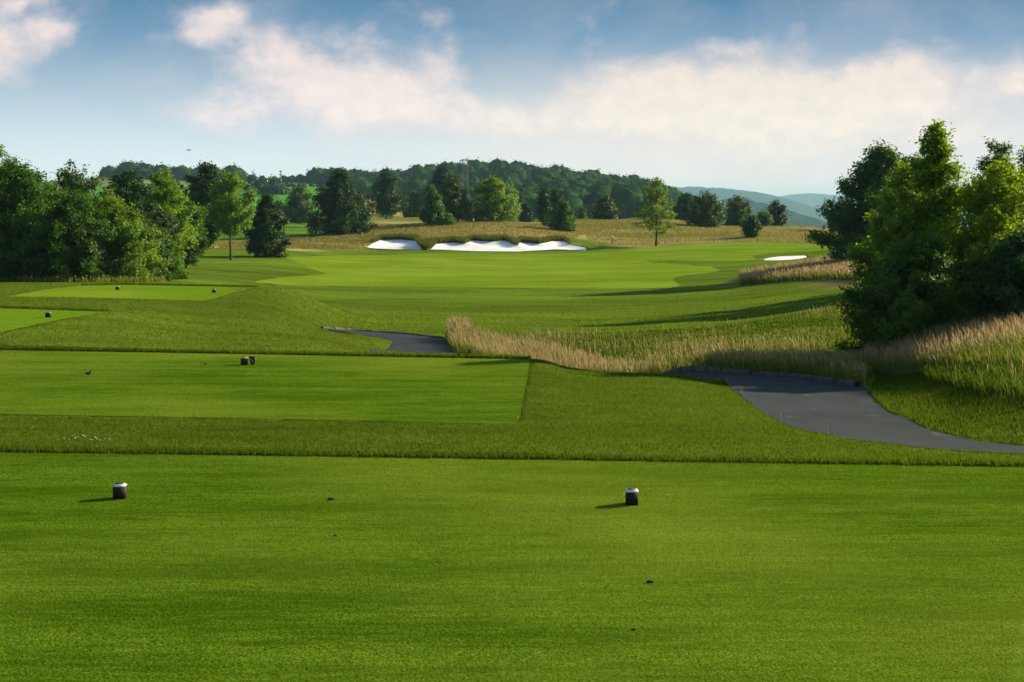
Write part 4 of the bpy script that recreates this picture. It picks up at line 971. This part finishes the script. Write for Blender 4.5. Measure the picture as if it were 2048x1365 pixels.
# bird gliding over the wood
D = 60; fx, fz = xat(378, D, 5), zat(300.5, D)
fb_ = empty('flying_bird', (fx, D, fz), 0); tag(fb_, 'small brown bird gliding in the sky above the left trees', 'bird')
b = MB(); ellipsoid(b, (0, 0, 0), (.085, .03, .024)); ellipsoid(b, (-.085, 0, -.004), (.03, .022, .02)); b.add([(.06, -.02, .0), (.06, .02, .0), (.12, .03, .022), (.12, -.03, .022)], [(0, 1, 2, 3)])
b.build('body', M['post'], fb_, True)
b = MB()
for s_ in (-1, 1): b.add([(-.04, s_ * .02, .008), (.03, s_ * .02, .005), (.05, s_ * .2, .005), (.02, s_ * .3, -.01), (-.01, s_ * .2, .01)], [(0, 1, 2, 4), (4, 2, 3)])
b.build('wings', M['post'], fb_)

# clover heads in the rough before the second tee
CL = ['second from left', 'third from left', 'fourth from left', 'fifth from left, small one', 'largest', 'right neighbour of the largest', 'seventh from the right', 'sixth from the right', 'fifth from the right, big one', 'small one beside the fifth from right', 'fourth from the right, a tiny one', 'third from the right', 'second from the right', 'lone lowest and rightmost', 'leftmost']
proto = None
for i, (px_, py_, s_) in enumerate([(128, 884, 1), (139, 885, .8), (150, 883, 1), (156, 882, 1.2), (166, 881, 1.5), (170, 882, 1.3), (180, 885, .9), (184, 886, .9), (191, 884, 1.3), (194, 885, 1), (201, 886, .8), (210, 885, 1), (219, 885, 1), (235, 896, .7), (116, 884, .6)]):
    X_, Y_ = hit(px_, py_); Z_ = zg1(X_, Y_)
    if proto is None:
        o = empty('clover_flower', (X_, Y_, Z_)); b = MB(); ellipsoid(b, (0, 0, .062), (.011, .011, .010), 8, 5); b.build('flower_head', M['white'], o, True)
        b = MB(); b.tube([(0, 0, 0), (.002, 0, .055)], [.0015, .0012], 4); b.build('stem', M['blade'], o); proto = o
        ch = list(o.children)
    else:
        o = proto.copy(); COL.objects.link(o); o.location = (X_, Y_, Z_)
        for c_ in ch:
            q = c_.copy(); COL.objects.link(q); q.parent = o
    s_ *= .62; o.scale = (s_, s_, s_); tag(o, CL[i] + ' of the white clover flowers in the dark rough', 'flower', 'white clover flowers')

# clods and divots on the tees
CG = 'dark clods of turf on the tees'
for i, (px_, py_, tz, s_, lb) in enumerate([(662, 1001, 0, .030, 'dark clod on the nearest tee left of centre'), (1300, 1167, 0, .022, 'small dark clod low on the nearest tee right of centre'), (1268, 1262, 0, .014, 'tiny dark clod near the bottom of the nearest tee'), (670, 1074, 0, .016, 'faint clod below the left-centre clod on the nearest tee'),
                                            (410, 730, -.4, .035, 'dark clod on the second tee left of the yellow marker'), (404, 725, -.4, .022, 'smaller clod behind the clod left of the yellow marker'), (345, 714, -.4, .02, 'clod near the far edge of the second tee')]):
    X_, Y_ = flat(px_, py_, tz); b = MB(); V = []
    r2 = np.random.default_rng(i + 40); ellipsoid(b, (0, 0, 0), (s_, s_ * .7, s_ * .45), 9, 6); b.v = [tuple(np.array(p) * r2.uniform(.75, 1.25)) for p in b.v]
    o = b.build('turf_clod', M['soil']); o.location = (X_, Y_, tz + .006 + s_ * .25); tag(o, lb, 'clod', CG)
for px_, py_, lb, mt in [(1247, 992, 'small pale tee peg head left of the centre marker', 'mint'), (1036, 837, 'white golf tee at the right corner of the second tee', 'white')]:
    X_, Y_ = flat(px_, py_, 0 if py_ > 900 else -.4); b = MB(); b.tube([(0, 0, -.01), (0, 0, .012), (0, 0, .02)], [.0025, .003, .008], 8)
    o = b.build('tee_peg', M[mt]); o.location = (X_, Y_, 0.004 if py_ > 900 else -.396); tag(o, lb, 'tee peg')
# marker posts
for px_, py_, h, lb, mt in [(947, 456, .9, 'short post with a white tip on the bunker mound', 'white'), (1225, 489, .75, 'short post with a yellow tip on the lawn right of the bunker', 'mk_yellow'), (1611, 481, .7, 'thin brown post in the meadow before the big maple', 'post')]:
    X_, Y_ = hit(px_, py_, 120); Z_ = zg1(X_, Y_); o = empty('marker_post', (X_, Y_, Z_)); tag(o, lb, 'post', 'course marker posts')
    b = MB(); b.tube([(0, 0, -.1), (0, 0, h)], [.06, .055], 6); b.build('post', M['post'], o)
    b = MB(); b.tube([(0, 0, h), (0, 0, h + .22)], [.065, .06], 6); b.build('tip', M[mt], o)
X_, Y_ = hit(316, 553, 60); Z_ = zg1(X_, Y_); o = empty('marker_post', (X_, Y_, Z_)); tag(o, 'reddish post under the right end of the hawthorn row', 'post', 'course marker posts')
b = MB(); b.tube([(0, 0, -.1), (0, 0, .45)], [.035, .03], 6); b.build('post', M['mk_red'], o); b = MB(); b.tube([(0, 0, .45), (0, 0, .5)], [.038, .03], 6); b.build('tip', M['post'], o)

# pylon
def pylon(label, px, D, top, hb, wb, wt):
    zt = zat(top, D); x_ = xat(px, D, zt); z0_ = zg1(x_, D); H = zt - z0_
    o = empty('power_pylon', (x_, D, z0_), R(12)); tag(o, label, 'pylon'); b = MB(); rr_ = .035
    def hw(z): return wb + (wt - wb) * min(1, z / (H * .88))
    lv = np.linspace(0, H, 10)
    for sx in (-1, 1):
        for sy in (-1, 1): b.tube([(sx * hw(z), sy * hw(z), z) for z in lv], [rr_ * 1.4] * len(lv), 4)
    for z1, z2 in zip(lv[:-1], lv[1:]):
        for (a1, a2) in (((-1, -1), (1, -1)), ((1, -1), (1, 1)), ((1, 1), (-1, 1)), ((-1, 1), (-1, -1))):
            b.tube([(a1[0] * hw(z1), a1[1] * hw(z1), z1), (a2[0] * hw(z2), a2[1] * hw(z2), z2)], [rr_, rr_], 4)
            b.tube([(a2[0] * hw(z1), a2[1] * hw(z1), z1), (a1[0] * hw(z2), a1[1] * hw(z2), z2)], [rr_, rr_], 4)
            b.tube([(a1[0] * hw(z2), a1[1] * hw(z2), z2), (a2[0] * hw(z2), a2[1] * hw(z2), z2)], [rr_, rr_], 4)
    b.build('lattice_mast', M['steel'], o)
    for zz in (H * .985,):
        b = MB(); L = 1.5
        b.tube([(-L, 0, zz), (L, 0, zz)], [.12, .12], 4); b.tube([(-L, 0, zz), (-.5, 0, zz - 1.0)], [.08, .08], 4); b.tube([(L, 0, zz), (.5, 0, zz - 1.0)], [.08, .08], 4); b.tube([(-L, 0, zz - .0), (-L, 0, zz - .8)], [.08, .08], 4); b.tube([(L, 0, zz), (L, 0, zz - .8)], [.08, .08], 4)
        b.build('crossarm', M['steel'], o)
    return o, x_, D, zt


po, xx_, DD_, zt_ = pylon('tall steel lattice pylon rising in front of the wooded hill', 930, 430, 319, 0, 1.3, .7)
# small pole on the field skyline
Dp = 750; z0_ = zg1(xat(562, Dp, 20), Dp); o = empty('utility_pole', (xat(562, Dp, z0_), Dp, z0_)); tag(o, 'slim pole with short arms on the field skyline at left', 'pole')
Hp = zat(341, Dp) - z0_; b = MB(); b.tube([(0, 0, 0), (0, 0, Hp)], [.3, .25], 5); b.build('mast', M['steel'], o)
b = MB(); b.tube([(-1.1, 0, Hp - .6), (.6, 0, Hp - .6)], [.18, .18], 4); b.build('crossarm', M['steel'], o); b = MB(); b.tube([(-1.1, 0, Hp - 2.2), (.6, 0, Hp - 2.2)], [.18, .18], 4); b.build('crossarm', M['steel'], o)
# overhead wires from the pylon
for i, (sx, lb) in enumerate([(-1.5, 'thin overhead wire from the pylon crossing the sky, upper one'), (1.5, 'thin overhead wire from the pylon crossing the sky, lower one')]):
    A_ = Vector((xx_ + sx, DD_, zt_ - .9 - i * .6)); B_ = Vector((-115, 300, 31 - i * 1.6)); b = MB()
    pts = [A_.lerp(B_, t_) - Vector((0, 0, 4.5 * 4 * t_ * (1 - t_))) for t_ in np.linspace(0, 1, 25)]
    b.tube(pts, [.006] * 25, 4); tag(b.build('overhead_wire', M['steel']), lb, 'wire', 'overhead wires')
# long white greenhouse roofs beyond the field trees
Dg = 690; z_ = zg1(xat(515, Dg, 14), Dg); o = empty('greenhouse', (xat(517, Dg, z_), Dg, z_), R(4)); tag(o, 'long low white polytunnel at the top of the green field', 'greenhouse')
b = MB(); b.box(-6, 6, -2, 2, 0, 1.0); b.build('wall', M['mk_white'], o)
b = MB(); b.frustum(-6.1, 6.1, -2.1, 2.1, 1.003, -6.1, 6.1, -.3, .3, 2.1); b.build('roof', M['mk_white'], o)

# ------------------------------------------------------------------ haze
m, t = newmat('haze'); v = t.n('ShaderNodeVolumePrincipled'); v.inputs['Color'].default_value = (.44, .78, 1.0, 1); v.inputs['Density'].default_value = .00012; v.inputs['Anisotropy'].default_value = .0
t.nt.links.new(v.outputs[0], t.n('ShaderNodeOutputMaterial').inputs['Volume'])
hb_ = MB(); hb_.box(-9000, 9000, -120, 11200, -95, 165); o = hb_.build('haze', m); tag(o, 'pale blue haze filling the air over the valley', 'haze', kind='stuff')
